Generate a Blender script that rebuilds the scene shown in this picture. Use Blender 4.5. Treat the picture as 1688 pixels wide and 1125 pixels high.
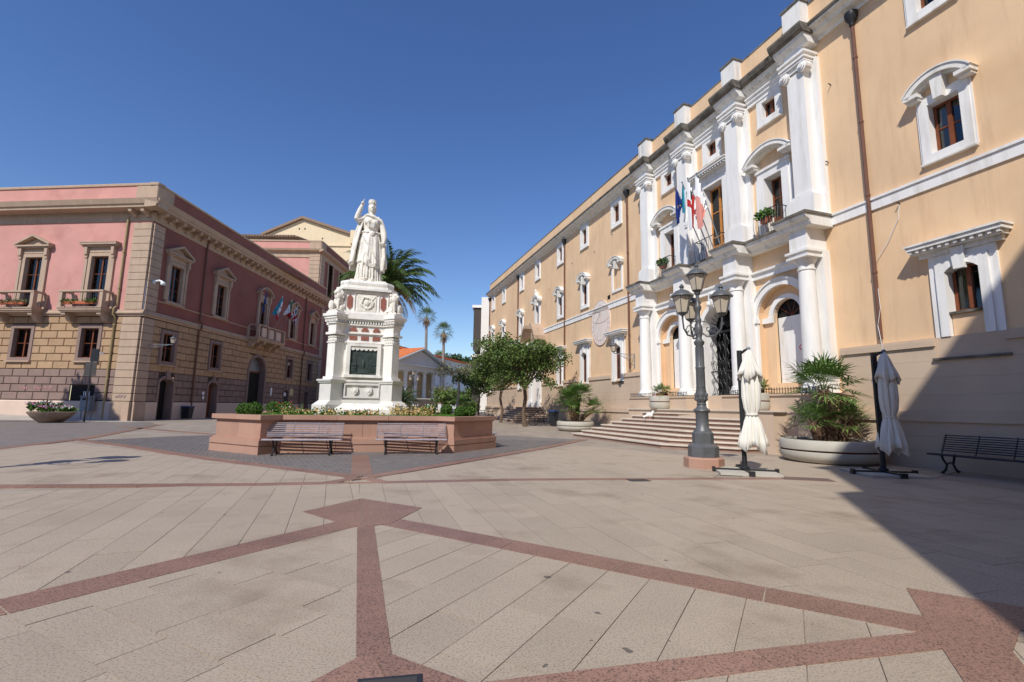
import bpy, bmesh, math, random
from math import sin, cos, pi, radians, sqrt, atan2
from mathutils import Vector, Matrix, Quaternion
random.seed(7)
for o in list(bpy.data.objects): bpy.data.objects.remove(o)
SC = bpy.context.scene
COL = SC.collection
# ---------------------------------------------------------------- camera, sky, sun, exposure
EYE = 1.4
PITCH, ROLL = 0.13695, 0.0156
cam = bpy.data.cameras.new('camera'); cam_o = bpy.data.objects.new('camera', cam); COL.objects.link(cam_o)
cam.sensor_fit = 'HORIZONTAL'; cam.sensor_width = 36; cam.lens = 783.75/1688*36
cam.clip_start = .05; cam.clip_end = 3000
cam_o.matrix_world = Matrix.Translation((0, 0, EYE)) @ Matrix.Rotation(pi/2+PITCH, 4, 'X') @ Matrix.Rotation(ROLL, 4, 'Z')
SC.camera = cam_o
SUN_AZ, SUN_EL = radians(24.5), radians(45)          # heading the light travels to, elevation
w = bpy.data.worlds.new('World'); SC.world = w; w.use_nodes = True
nt = w.node_tree; nt.nodes.clear()
sky = nt.nodes.new('ShaderNodeTexSky'); sky.sky_type = 'NISHITA'; sky.sun_disc = False
sky.sun_elevation = SUN_EL; sky.sun_rotation = SUN_AZ+pi
sky.altitude = 0; sky.air_density = 1.15; sky.dust_density = 0.0; sky.ozone_density = 4.0
bg = nt.nodes.new('ShaderNodeBackground'); bg.inputs[1].default_value = 0.15
wo = nt.nodes.new('ShaderNodeOutputWorld')
hs = nt.nodes.new('ShaderNodeHueSaturation'); hs.inputs['Saturation'].default_value = 1.17; hs.inputs['Hue'].default_value = 0.513
nt.links.new(sky.outputs[0], hs.inputs['Color']); nt.links.new(hs.outputs[0], bg.inputs[0]); nt.links.new(bg.outputs[0], wo.inputs[0])
sun = bpy.data.lights.new('sun', 'SUN'); sun.energy = 5.0; sun.angle = radians(.53); sun.color = (1, .955, .88)
sun_o = bpy.data.objects.new('sun', sun); COL.objects.link(sun_o)
sun_o.rotation_euler = Vector((sin(SUN_AZ)*cos(SUN_EL), cos(SUN_AZ)*cos(SUN_EL), -sin(SUN_EL))).to_track_quat('-Z', 'Y').to_euler()
sun_o.location = (-20, -40, 60)
SC.view_settings.view_transform = 'Standard'; SC.view_settings.look = 'None'
SC.view_settings.exposure = -0.2; SC.view_settings.gamma = 1
# ---------------------------------------------------------------- materials
def s2l(c): return tuple(((x/255)/12.92 if x/255 <= .04045 else ((x/255+.055)/1.055)**2.4) for x in c)
class NT:
    def __init__(s, name):
        s.m = bpy.data.materials.new(name); s.m.use_nodes = True; s.t = s.m.node_tree
        s.b = s.t.nodes['Principled BSDF']
    def n(s, typ, **kw):
        x = s.t.nodes.new('ShaderNode'+typ)
        for k, v in kw.items():
            if k.startswith('i_'): x.inputs[int(k[2:]) if k[2:].isdigit() else k[2:]].default_value = v
            else: setattr(x, k, v)
        return x
    def l(s, a, b): s.t.links.new(a, b)
    def mix(s, fac, a, b, blend='MIX'):
        x = s.n('Mix', data_type='RGBA', blend_type=blend)
        for i, v in ((0, fac), (6, a), (7, b)):
            if hasattr(v, 'links'): s.l(v, x.inputs[i])
            else: x.inputs[i].default_value = v if i == 0 else (*v[:3], 1)
        return x.outputs[2]
    def ramp(s, fac, p0, p1, c0=(0, 0, 0), c1=(1, 1, 1)):
        r = s.n('ValToRGB'); e = r.color_ramp.elements
        e[0].position = p0; e[1].position = p1; e[0].color = (*c0, 1); e[1].color = (*c1, 1)
        s.l(fac, r.inputs[0]); return r.outputs[0]
    def noise(s, vec, scale, detail=4, rough=.55):
        x = s.n('TexNoise'); x.inputs['Scale'].default_value = scale; x.inputs['Detail'].default_value = detail
        x.inputs['Roughness'].default_value = rough; s.l(vec, x.inputs['Vector']); return x.outputs[0]
MATS = {}
def mat(name, rgb, rough=.75, var=.14, scale=1.5, speck=None, speck_scale=120, speck_amt=.5, bump=0, bscale=40, metal=0, rnd=0,
        streak=None, streak_amt=.5, gum=0, lin=False, spec=.4, stain=None, stain_scale=.5, stain_amt=.5, grid=None):
    k = NT(name); c = rgb if lin else s2l(rgb)
    tc = k.n('TexCoord'); v = tc.outputs['Object']
    lo = tuple(x*(1-var) for x in c); hi = tuple(min(1, x*(1+var)) for x in c)
    col = k.mix(k.ramp(k.noise(v, scale, 6), .3, .7), lo, hi)
    if grid:   # recessed joints of paving that is too far to build piece by piece
        mp = k.n('Mapping'); mp.inputs['Rotation'].default_value[2] = grid[2]; k.l(v, mp.inputs[0])
        br = k.n('TexBrick'); br.inputs['Scale'].default_value = 1; br.inputs['Brick Width'].default_value = grid[1]; br.inputs['Row Height'].default_value = grid[0]
        br.inputs['Mortar Size'].default_value = grid[3]; br.inputs['Mortar Smooth'].default_value = .2
        br.inputs['Color1'].default_value = (1, 1, 1, 1); br.inputs['Color2'].default_value = (.82, .82, .82, 1); br.inputs['Mortar'].default_value = (*grid[4], 1)
        k.l(mp.outputs[0], br.inputs[0]); col = k.mix(1, col, br.outputs[0], 'MULTIPLY')
    if stain:
        col = k.mix(k.ramp(k.noise(v, stain_scale, 5, .6), .52, .72, (0, 0, 0), (stain_amt,)*3), col, s2l(stain))
    if streak:
        mp = k.n('Mapping'); mp.inputs['Scale'].default_value = (1, 1, .12); k.l(v, mp.inputs[0])
        col = k.mix(k.ramp(k.noise(mp.outputs[0], 3.5, 6, .65), .5, .75, (0, 0, 0), (streak_amt,)*3), col, s2l(streak))
    if speck:
        col = k.mix(k.ramp(k.noise(v, speck_scale, 3, .7), .5, .62, (0, 0, 0), (speck_amt,)*3), col, s2l(speck))
    if gum:
        vo = k.n('TexVoronoi'); vo.inputs['Scale'].default_value = gum; vo.inputs['Randomness'].default_value = 1
        nz = k.n('TexNoise'); nz.inputs['Scale'].default_value = 9; k.l(v, nz.inputs['Vector'])
        ad = k.n('VectorMath', operation='MULTIPLY_ADD'); k.l(nz.outputs[1], ad.inputs[0]); ad.inputs[1].default_value = (.12, .12, .12); k.l(v, ad.inputs[2])
        k.l(ad.outputs[0], vo.inputs['Vector'])
        sz = k.n('Math', operation='MULTIPLY'); sp = k.n('SeparateColor'); k.l(vo.outputs['Color'], sp.inputs[0])
        pw = k.n('Math', operation='POWER'); k.l(sp.outputs[0], pw.inputs[0]); pw.inputs[1].default_value = 1.3
        k.l(pw.outputs[0], sz.inputs[0]); sz.inputs[1].default_value = .075
        lt = k.n('Math', operation='LESS_THAN'); k.l(vo.outputs['Distance'], lt.inputs[0]); k.l(sz.outputs[0], lt.inputs[1])
        m2 = k.n('Math', operation='MULTIPLY'); k.l(lt.outputs[0], m2.inputs[0]); m2.inputs[1].default_value = .75
        col = k.mix(m2.outputs[0], col, s2l((70, 66, 64)))
    if rnd:
        oi = k.n('ObjectInfo'); mr = k.n('MapRange'); mr.inputs['To Min'].default_value = 1-rnd; mr.inputs['To Max'].default_value = 1+rnd
        k.l(oi.outputs['Random'], mr.inputs[0]); hs = k.n('HueSaturation'); k.l(mr.outputs[0], hs.inputs['Value']); k.l(col, hs.inputs['Color']); col = hs.outputs[0]
    k.l(col, k.b.inputs['Base Color'])
    k.b.inputs['Roughness'].default_value = rough; k.b.inputs['Metallic'].default_value = metal
    k.b.inputs['Specular IOR Level'].default_value = spec
    if bump:
        bp = k.n('Bump'); bp.inputs['Strength'].default_value = bump; bp.inputs['Distance'].default_value = .02
        k.l(k.noise(v, bscale, 5, .6), bp.inputs['Height']); k.l(bp.outputs[0], k.b.inputs['Normal'])
    MATS[name] = k.m; return k.m
mat('apricot', (228, 194, 155), .85, .08, .5, bump=.12, bscale=25, stain=(216, 174, 134), stain_scale=.35, stain_amt=.5, streak=(196, 160, 126), streak_amt=.5)
mat('white_plaster', (236, 234, 230), .8, .03, 1.2, bump=.08, bscale=30, streak=(182, 172, 156), streak_amt=.45)
mat('cornice_white', (232, 229, 222), .8, .05, 1.2, bump=.1, bscale=30, streak=(120, 110, 100), streak_amt=.5)
mat('mossy_stone', (112, 106, 96), .9, .35, 3, bump=.3, bscale=30, stain=(44, 42, 38), stain_scale=2.2, stain_amt=.95)
mat('plinth_beige', (202, 179, 155), .85, .06, .7, bump=.12, bscale=30, stain=(180, 155, 135), stain_scale=.6, stain_amt=.5)
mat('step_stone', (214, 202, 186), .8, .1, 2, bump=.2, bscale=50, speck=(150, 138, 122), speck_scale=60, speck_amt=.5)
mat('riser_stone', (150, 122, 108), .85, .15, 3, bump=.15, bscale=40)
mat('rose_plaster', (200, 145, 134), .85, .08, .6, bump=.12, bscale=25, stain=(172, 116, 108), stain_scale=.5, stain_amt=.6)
mat('rose_plaster_shaded', (142, 89, 77), .85, .08, .6, bump=.12, bscale=25, stain=(118, 72, 66), stain_scale=.4, stain_amt=.6)  # the pink plaster again, with the shade of the east fronts in its colour
mat('trim_stone', (180, 156, 134), .85, .08, 1, bump=.15, bscale=35, streak=(140, 118, 98), streak_amt=.4)
mat('tan_block', (172, 142, 110), .85, .1, 2, bump=.2, bscale=40, rnd=.07)
mat('brown_block', (138, 116, 106), .85, .1, 2, bump=.2, bscale=40, rnd=.07)
mat('groove', (72, 60, 50), .9, .1, 2)
mat('pale_plinth', (208, 186, 168), .85, .06, 1, bump=.12, bscale=30, stain=(198, 172, 152), stain_scale=.8, stain_amt=.5)
mat('wood_brown', (120, 66, 36), .55, .2, 5, bump=.1, bscale=20)
mat('wood_honey', (196, 132, 66), .55, .15, 4, bump=.1, bscale=20)
mat('curtain', (205, 190, 150), .9, .08, 8)
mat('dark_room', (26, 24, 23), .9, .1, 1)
mat('iron', (52, 53, 55), .45, .2, 8, metal=.3, bump=.1, bscale=60)
mat('lamp_iron', (96, 98, 100), .42, .15, 6, metal=.15, bump=.1, bscale=60, stain=(84, 86, 88), stain_scale=3, stain_amt=.5)
mat('pipe_brown', (112, 76, 60), .5, .12, 4)
mat('pipe_olive', (158, 140, 98), .5, .12, 4)
mat('marble', (238, 235, 226), .6, .05, 1.2, bump=.06, bscale=30, stain=(192, 189, 182), stain_scale=1.2, stain_amt=.65, streak=(168, 162, 148), streak_amt=.5)
mat('grey_marble', (216, 213, 206), .6, .06, 1.5, bump=.06, bscale=30, stain=(184, 182, 178), stain_scale=1.5, stain_amt=.6)
mat('statue_marble', (234, 229, 216), .7, .06, 2.5, bump=.14, bscale=25, stain=(186, 178, 160), stain_scale=1.4, stain_amt=.7, streak=(170, 164, 150), streak_amt=.45)
mat('porphyry', (146, 90, 76), .6, .15, 10)
mat('bronze', (66, 78, 74), .5, .3, 6, metal=.4, bump=.5, bscale=14)
mat('pink_stone', (176, 140, 121), .7, .1, 1.2, bump=.1, bscale=60, speck=(148, 104, 88), speck_scale=90, speck_amt=.45, stain=(168, 118, 100), stain_scale=1.1, stain_amt=.6, rnd=.07, streak=(160, 120, 104), streak_amt=.35)
mat('slab', (177, 162, 143), .6, .1, .7, speck=(104, 96, 88), speck_scale=75, speck_amt=.6, bump=.16, bscale=160, rnd=.055, gum=2.6, stain=(120, 102, 84), stain_scale=.7, stain_amt=.7, spec=.35)
mat('slab_far', (166, 153, 138), .62, .07, .5, speck=(120, 108, 98), speck_scale=90, speck_amt=.3, gum=2.0, stain=(134, 118, 104), stain_scale=.4, stain_amt=.45, grid=(.37, .8, radians(72), .006, (.62, .58, .53)), spec=.35)
mat('joint', (96, 86, 76), .9, .2, 3)
mat('band', (152, 118, 102), .5, .12, 1.5, speck=(62, 50, 47), speck_scale=78, speck_amt=.8, bump=.08, bscale=120, rnd=.13, stain=(112, 86, 78), stain_scale=.7, stain_amt=.4)
mat('cobble', (112, 106, 102), .55, .2, 4, bump=.2, bscale=40, stain=(96, 92, 92), stain_scale=1, stain_amt=.5)
mat('cobble_far', (138, 130, 124), .6, .15, 2, bump=.1, bscale=30, grid=(.11, .2, .3, .012, (.55, .52, .5)), stain=(108, 102, 98), stain_scale=.6, stain_amt=.5)
mat('cobble_joint', (122, 116, 110), .8, .15, 3)
mat('asphalt', (118, 112, 108), .85, .12, 1, speck=(90, 88, 86), speck_scale=60, speck_amt=.4)
mat('pavement_grey', (176, 166, 156), .8, .1, 1, bump=.1, bscale=30)
mat('concrete', (186, 181, 168), .8, .06, 3, speck=(168, 162, 150), speck_scale=110, speck_amt=.5, bump=.15, bscale=90, streak=(160, 152, 136), streak_amt=.3)
mat('rust_groove', (110, 64, 40), .8, .2, 6)
mat('old_bowl', (150, 132, 116), .85, .25, 4, bump=.3, bscale=30, stain=(104, 70, 58), stain_scale=2, stain_amt=.8)
mat('soil', (70, 54, 42), .95, .25, 8, bump=.4, bscale=30)
mat('cloth', (226, 223, 213), .85, .04, 3, bump=.05, bscale=60)
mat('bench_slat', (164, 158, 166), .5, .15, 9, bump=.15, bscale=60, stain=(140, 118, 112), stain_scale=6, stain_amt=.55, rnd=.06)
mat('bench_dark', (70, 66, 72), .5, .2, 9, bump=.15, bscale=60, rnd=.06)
mat('roof_tile', (206, 116, 66), .8, .15, 2, bump=.2, bscale=12)
mat('old_tile', (142, 120, 102), .9, .2, 3, bump=.3, bscale=14)
mat('cream_wall', (226, 206, 172), .9, .05, .3, stain=(202, 180, 146), stain_scale=.3, stain_amt=.6, streak=(196, 172, 138), streak_amt=.4)
mat('white_wall', (222, 226, 228), .85, .04, .5, streak=(190, 192, 192), streak_amt=.3)
mat('grey_wall', (178, 172, 164), .9, .06, .5)
mat('modern_white', (232, 228, 220), .85, .04, .5)
mat('modern_dark', (74, 66, 62), .8, .1, 1)
mat('lamp_glass', (196, 184, 164), .35, .06, 6)
mat('paper', (232, 232, 232), .8, .03, 2)
mat('blue_plastic', (38, 72, 128), .5, .1, 3)
mat('black_plastic', (34, 36, 40), .5, .1, 3)
mat('grey_metal', (132, 140, 148), .5, .15, 5, metal=.2, stain=(92, 98, 104), stain_scale=4, stain_amt=.5)
mat('white_metal', (225, 228, 230), .4, .03, 3)
mat('sign_back', (70, 66, 64), .6, .1, 4)
mat('grass', (84, 118, 42), .9, .25, 3)
mat('leaf_box', (72, 104, 36), .7, .3, 14, spec=.3)
mat('leaf_tree', (88, 108, 52), .6, .4, 1.3, spec=.3)
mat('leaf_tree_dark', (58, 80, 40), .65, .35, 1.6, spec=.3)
mat('leaf_dry', (118, 120, 88), .7, .3, 2, spec=.3)
mat('leaf_fan', (94, 124, 60), .5, .3, 3, spec=.35)
mat('leaf_phoenix', (82, 102, 50), .5, .3, 1.5, spec=.35)
mat('leaf_wash', (110, 132, 84), .6, .3, .8, spec=.3)
mat('dead_frond', (150, 126, 84), .85, .2, 4)
mat('straw', (196, 170, 112), .85, .2, 8)
mat('petal_red', (200, 44, 58), .6, .15, 9)
mat('petal_white', (240, 236, 238), .6, .05, 9)
mat('petal_pink', (214, 130, 176), .6, .15, 9)
mat('bark', (104, 86, 70), .9, .25, 6, bump=.5, bscale=20)
mat('palm_bark', (122, 98, 76), .9, .25, 6, bump=.7, bscale=16)
mat('grey_trunk', (150, 140, 130), .9, .15, 3, bump=.2, bscale=12)
mat('terracotta', (176, 96, 62), .8, .1, 4)
mat('flag_blue', (34, 58, 138), .7, .05, 4)
mat('flag_yellow', (235, 200, 40), .7, .05, 4)
mat('flag_white', (235, 235, 235), .7, .03, 4)
mat('flag_red', (186, 50, 50), .7, .05, 4)
mat('flag_salmon', (222, 150, 138), .7, .05, 4)
mat('flag_cyan', (52, 148, 170), .7, .05, 4)
mat('flag_green', (28, 120, 66), .7, .05, 4)
mat('flag_black', (40, 40, 46), .7, .05, 4)
mat('car_orange', (232, 88, 40), .3, .03, 2)
mat('car_silver', (170, 176, 182), .3, .03, 2, metal=.4)
mat('car_glass', (30, 36, 42), .1, .05, 2)
mat('rubber', (26, 26, 27), .8, .1, 5)
mat('feather_white', (238, 238, 236), .8, .05, 9)
mat('sundial', (226, 214, 204), .85, .04, 1.5, stain=(214, 192, 176), stain_scale=1.2, stain_amt=.4)
mat('sundial_line', (176, 132, 112), .8, .1, 4)
mat('spray_pink', (226, 170, 176), .8, .2, 9)
mat('spray_violet', (120, 96, 132), .8, .2, 9)
mat('spray_white', (206, 208, 212), .8, .2, 9)
def glass_mat():
    k = NT('glass'); t = k.t; out = t.nodes['Material Output']
    tr = k.n('BsdfTransparent'); tr.inputs[0].default_value = (.72, .74, .73, 1)
    gl = k.n('BsdfGlossy'); gl.inputs['Roughness'].default_value = .04; gl.inputs[0].default_value = (.9, .92, .95, 1)
    fr = k.n('LayerWeight'); fr.inputs[0].default_value = .35
    mx = k.n('MixShader'); k.l(fr.outputs['Fresnel'], mx.inputs[0]); k.l(tr.outputs[0], mx.inputs[1]); k.l(gl.outputs[0], mx.inputs[2])
    k.l(mx.outputs[0], out.inputs[0]); MATS['glass'] = k.m
glass_mat()
# ---------------------------------------------------------------- mesh helpers
ORI = {}
def ident(a, b, c): return (a, b, c)
class MB:
    def __init__(s, F=ident): s.v = []; s.f = []; s.mi = []; s.F = F; s.cur = 0
    def add(s, vs, fs):
        n = len(s.v); s.v += [s.F(*q) for q in vs]
        for f in fs: s.f.append([n+i for i in f]); s.mi.append(s.cur)
        return s
    def box(s, a0, a1, b0, b1, c0, c1):
        return s.add([(a0, b0, c0), (a1, b0, c0), (a1, b1, c0), (a0, b1, c0), (a0, b0, c1), (a1, b0, c1), (a1, b1, c1), (a0, b1, c1)],
                     [(0, 3, 2, 1), (4, 5, 6, 7), (0, 1, 5, 4), (1, 2, 6, 5), (2, 3, 7, 6), (3, 0, 4, 7)])
    def prism(s, poly, h0, h1, ax='z', bottom=True):
        """poly of 2D points extruded along ax ('z': (a,b), 'o': (a,c), 't': (b,c))"""
        P = {'z': lambda p, h: (p[0], p[1], h), 'o': lambda p, h: (p[0], h, p[1]), 't': lambda p, h: (h, p[0], p[1])}[ax]
        n = len(poly); vs = [P(p, h0) for p in poly]+[P(p, h1) for p in poly]
        fs = [list(range(n, 2*n))]+([list(range(n-1, -1, -1))] if bottom else [])+[(i, (i+1) % n, n+(i+1) % n, n+i) for i in range(n)]
        return s.add(vs, fs)
    def arc(s, tc, zc, r0, r1, a0, a1, o0, o1, n=14):
        pts = [(tc+r1*cos(a0+(a1-a0)*i/n), zc+r1*sin(a0+(a1-a0)*i/n)) for i in range(n+1)]
        pin = [(tc+r0*cos(a0+(a1-a0)*i/n), zc+r0*sin(a0+(a1-a0)*i/n)) for i in range(n+1)]
        for i in range(n): s.prism([pin[i], pin[i+1], pts[i+1], pts[i]], o0, o1, 'o')
        return s
    def spandrel(s, tc, zs, r, w, ztop, o0, o1, n=14):
        """plate from zs up to ztop, half width w, with a round-arched opening of radius r cut from it"""
        for i in range(n):
            a, b = pi*i/n, pi*(i+1)/n
            p = [(tc+r*cos(a), zs+r*sin(a)), (tc+r*cos(b), zs+r*sin(b))]
            s.prism([p[0], (p[0][0], ztop), (p[1][0], ztop), p[1]], o0, o1, 'o')
        if w > r:
            s.box(tc-w, tc-r, o0, o1, zs, ztop); s.box(tc+r, tc+w, o0, o1, zs, ztop)
        return s
    def lathe(s, a, b, prof, n=20, rot=0, cap=True):
        vs = []; fs = []
        for r, z in prof:
            for i in range(n): vs.append((a+r*cos(2*pi*i/n+rot), b+r*sin(2*pi*i/n+rot), z))
        for j in range(len(prof)-1):
            for i in range(n):
                k = (i+1) % n; fs.append((j*n+i, j*n+k, (j+1)*n+k, (j+1)*n+i))
        if cap: fs.append(list(range((len(prof)-1)*n, len(prof)*n))); fs.append(list(range(n-1, -1, -1)))
        return s.add(vs, fs)
    def tube(s, pts, r, n=6, cap=True):
        pts = [Vector(p) for p in pts]; rs = r if isinstance(r, (list, tuple)) else [r]*len(pts)
        vs = []; fs = []; up = Vector((0, 0, 1)); prev = None
        for i, p in enumerate(pts):
            d = (pts[min(i+1, len(pts)-1)]-pts[max(i-1, 0)]).normalized()
            if prev is None: u = d.cross(up if abs(d.z) < .95 else Vector((1, 0, 0))).normalized()
            else:
                u = prev-d*prev.dot(d)
                u = u.normalized() if u.length > 1e-5 else d.orthogonal().normalized()
            prev = u; w2 = d.cross(u)
            for k in range(n):
                a = 2*pi*k/n; q = p+(u*cos(a)+w2*sin(a))*rs[i]; vs.append(tuple(q))
        for j in range(len(pts)-1):
            for i in range(n):
                k = (i+1) % n; fs.append((j*n+i, j*n+k, (j+1)*n+k, (j+1)*n+i))
        if cap: fs.append(list(range(n-1, -1, -1))); fs.append(list(range((len(pts)-1)*n, len(pts)*n)))
        return s.add(vs, fs)
    def blob(s, c, r, nu=12, nv=8, R=None):
        vs = []; fs = []
        for j in range(nv+1):
            th = pi*j/nv
            for i in range(nu):
                ph = 2*pi*i/nu; q = Vector((r[0]*sin(th)*cos(ph), r[1]*sin(th)*sin(ph), r[2]*cos(th)))
                if R is not None: q = R @ q
                vs.append((c[0]+q.x, c[1]+q.y, c[2]+q.z))
        for j in range(nv):
            for i in range(nu):
                k = (i+1) % nu; fs.append((j*nu+i, (j+1)*nu+i, (j+1)*nu+k, j*nu+k))
        return s.add(vs, fs)
    def build(s, name, m, parent=None, smooth=False, origin=None, kind=None, label=None):
        o0 = Vector(ORI[parent.name]) if parent is not None else Vector(origin or (0, 0, 0))
        me = bpy.data.meshes.new(name)
        me.from_pydata([tuple(Vector(v)-o0) for v in s.v], [], s.f)
        ms = m if isinstance(m, (list, tuple)) else [m]
        for x in ms: me.materials.append(MATS[x])
        if len(ms) > 1: me.polygons.foreach_set('material_index', s.mi)
        if smooth:
            me.polygons.foreach_set('use_smooth', [True]*len(me.polygons))
            try: me.set_sharp_from_angle(angle=radians(38))
            except Exception: pass
        bm = bmesh.new(); bm.from_mesh(me); bmesh.ops.recalc_face_normals(bm, faces=bm.faces); bm.to_mesh(me); bm.free()
        me.update()
        o = bpy.data.objects.new(name, me); COL.objects.link(o)
        if parent is not None: o.parent = parent; ORI[o.name] = ORI[parent.name]
        else: o.location = o0; ORI[o.name] = tuple(o0)
        if kind: o['kind'] = kind
        if label: o['label'] = label
        return o
def thing(name, label, cat, loc=(0, 0, 0), group=None, rot=0):
    o = bpy.data.objects.new(name, None); COL.objects.link(o); o.location = loc; o.rotation_euler = (0, 0, rot)
    o.empty_display_size = .2; o['label'] = label; o['category'] = cat
    if group: o['group'] = group
    ORI[o.name] = tuple(loc); return o
def local(name, label, cat, group=None):      # a thing modelled about its own origin, placed afterwards
    return thing(name, label, cat, (0, 0, 0), group)
def place(o, loc, rot=0, sc=1):
    o.location = loc; o.rotation_euler = (0, 0, rot); o.scale = (sc, sc, sc); return o
def tag(o, label, cat, group=None):
    o['label'] = label; o['category'] = cat
    if group: o['group'] = group
    return o
def dup(o, loc, rot, label, group=None, sc=1):
    def cp(x, par):
        c = x.copy(); COL.objects.link(c); ORI[c.name] = (0, 0, 0)
        if par is not None: c.parent = par
        for ch in x.children: cp(ch, c)
        return c
    c = cp(o, None); place(c, loc, rot, sc); c['label'] = label
    if group: c['group'] = group
    return c
def frame(P0, az, side=1):
    """(t along heading az, o out of the wall, z) -> world"""
    d = (sin(az), cos(az)); n = (-cos(az)*side, sin(az)*side)
    return lambda t, o, z: (P0[0]+d[0]*t+n[0]*o, P0[1]+d[1]*t+n[1]*o, z)
def rise(x, y):
    k = min(1, max(0, (x+22)/12)); k = k*k*(3-2*k)
    return .02*max(0, min(y, 110)-24)*k
# ================================================================ the ground and its paving
def sheet(name, xs, ys, dz, m):
    b = MB(); nx = len(xs)
    b.add([(x, y, rise(x, y)+dz) for y in ys for x in xs],
          [(j*nx+i, j*nx+i+1, (j+1)*nx+i+1, (j+1)*nx+i) for j in range(len(ys)-1) for i in range(nx-1)])
    o = b.build(name, m); o['kind'] = 'structure'; return o
XS = [-1500, -500, -150, -80, -50, -35]+[x for x in range(-28, 16, 3)]+[20, 40, 80, 150, 500, 1500]
YS = [-600, -100, -40, -15, 0, 10, 20, 24, 28, 33, 38, 45, 52, 60, 70, 80, 95, 110, 160, 300, 700, 1600]
GROUND = sheet('ground', XS, YS, -.014, 'slab_far')
def clip_half(poly, a, b, c):
    out = []
    for i in range(len(poly)):
        p, q = poly[i], poly[(i+1) % len(poly)]
        dp, dq = a*p[0]+b*p[1]-c, a*q[0]+b*q[1]-c
        if dp <= 0: out.append(p)
        if dp*dq < 0:
            k = dp/(dp-dq); out.append((p[0]+(q[0]-p[0])*k, p[1]+(q[1]-p[1])*k))
    return out
def ccw(poly):
    A = sum(poly[i][0]*poly[(i+1) % len(poly)][1]-poly[(i+1) % len(poly)][0]*poly[i][1] for i in range(len(poly)))/2
    return poly if A > 0 else poly[::-1], abs(A)
def clip_conv(poly, reg):
    for i in range(len(reg)):
        p, q = reg[i], reg[(i+1) % len(reg)]
        a, b = q[1]-p[1], -(q[0]-p[0])
        poly = clip_half(poly, a, b, a*p[0]+b*p[1])
        if len(poly) < 3: return []
    return poly
SLABS = []
def lay(reg, az, wd, ln, rs, jit=.25):
    """running-bond slabs: long side along heading az, clipped to the convex region"""
    reg, _ = ccw(reg); d = (sin(az), cos(az)); n = (cos(az), -sin(az)); rr = random.Random(rs)
    us = [p[0]*d[0]+p[1]*d[1] for p in reg]; vs = [p[0]*n[0]+p[1]*n[1] for p in reg]
    r0, r1 = int(math.floor(min(vs)/wd))-1, int(math.ceil(max(vs)/wd))+1
    for r in range(r0, r1):
        u = math.floor(min(us))-2+rr.random()*ln
        while u < max(us):
            L = ln*rr.uniform(1-jit, 1+jit); g = .003
            q = [(u+g, r*wd+g), (u+L-g, r*wd+g), (u+L-g, (r+1)*wd-g), (u+g, (r+1)*wd-g)]
            q = [(a*d[0]+b*n[0], a*d[1]+b*n[1]) for a, b in q]
            q = clip_conv(ccw(q)[0], reg)
            if len(q) >= 3:
                q, A = ccw(q)
                if A > .006: SLABS.append((q, A))
            u += L
D1 = (-1.7, 6.16); D0 = (-.62, 2.4); DR = (3.1, 3.22); DL = (-6.7, -1.7)
lay([D1, D0, DR], radians(30.2), .362, .8, 1)
lay([D1, D0, (-1.0, .6), (-4.2, -2), DL], radians(118), .35, .75, 2)
lay([D0, DR, (4.4, 2.2), (3, .2), (-1.0, .6)], radians(30.2), .362, .8, 3)
XF = (-2.87, 8.98)
lay([D1, DL, (-10.5, 4), (-9.8, 7.75), (-4.4, 8.5), XF], radians(-20.5), .39, .95, 4)
lay([D1, XF, (4.2, 10.15), (9.2, 10.6), (9.5, 6.5), (4.6, 3.25), DR], radians(-17), .38, .95, 5)
lay([DR, (4.6, 3.25), (9.5, 6.5), (9, 0), (4.4, 2.2)], radians(-17), .38, .95, 6)
lay([(-10.5, 4), (-9.8, 7.75), (-16, 7), (-16, 2)], radians(-20.5), .39, .95, 7)
lay([XF, (-9.8, 7.75), (-14.5, 13.5), (-14.6, 16), (-7.4, 12.0), (-3.4, 9.7)], radians(-20.5), .39, .95, 8)
lay([XF, (4.2, 10.15), (6.5, 13.5), (2.2, 18.5), (1.2, 16.9), (-2.5, 9.6)], radians(-17), .38, .95, 9)
lay([(4.2, 10.15), (9.2, 10.6), (11, 12), (7.5, 15.5), (6.5, 13.5)], radians(-17), .38, .95, 10)
def key(s):
    q = s[0]; cx = sum(p[0] for p in q)/len(q); cy = sum(p[1] for p in q)/len(q); D = max(.5, sqrt(cx*cx+cy*cy))
    vis = cy > 2.4 and abs(cx/cy) < 1.12
    return -(s[1]/D**3) if vis else 1
SLABS.sort(key=key)
def slab_into(b, q, rr):
    h = rr.uniform(-.0012, .0012); n = len(q)
    b.add([(p[0], p[1], -.014) for p in q]+[(p[0], p[1], h+rr.uniform(-.0005, .0005)) for p in q],
          [list(range(n, 2*n))]+[(i, (i+1) % n, n+(i+1) % n, n+i) for i in range(n)])
rr = random.Random(11)
rest = MB()
for i, (q, A) in enumerate(SLABS):
    if i < 290:
        b = MB(); slab_into(b, q, rr); b.build('paving_slab', 'slab', GROUND)
    else: slab_into(rest, q, rr)
o = rest.build('paving_slabs', 'slab', GROUND); o['kind'] = 'stuff'
def band(pts, wd, piece=1.3, z=.004, m='band', name='band_stone'):
    """a strip of granite laid as separate stones"""
    P = [Vector((p[0], p[1], 0)) for p in pts]
    for a, c in zip(P[:-1], P[1:]):
        L = (c-a).length; n = max(1, round(L/piece)); d = (c-a)/L; s = Vector((-d.y, d.x, 0))*wd/2
        for i in range(n):
            p, q = a+d*(L*i/n+.005), a+d*(L*(i+1)/n-.005)
            b = MB(); b.prism([tuple((p-s).xy), tuple((q-s).xy), tuple((q+s).xy), tuple((p+s).xy)], -.015, z, 'z', False)
            b.build(name, m, GROUND)
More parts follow.
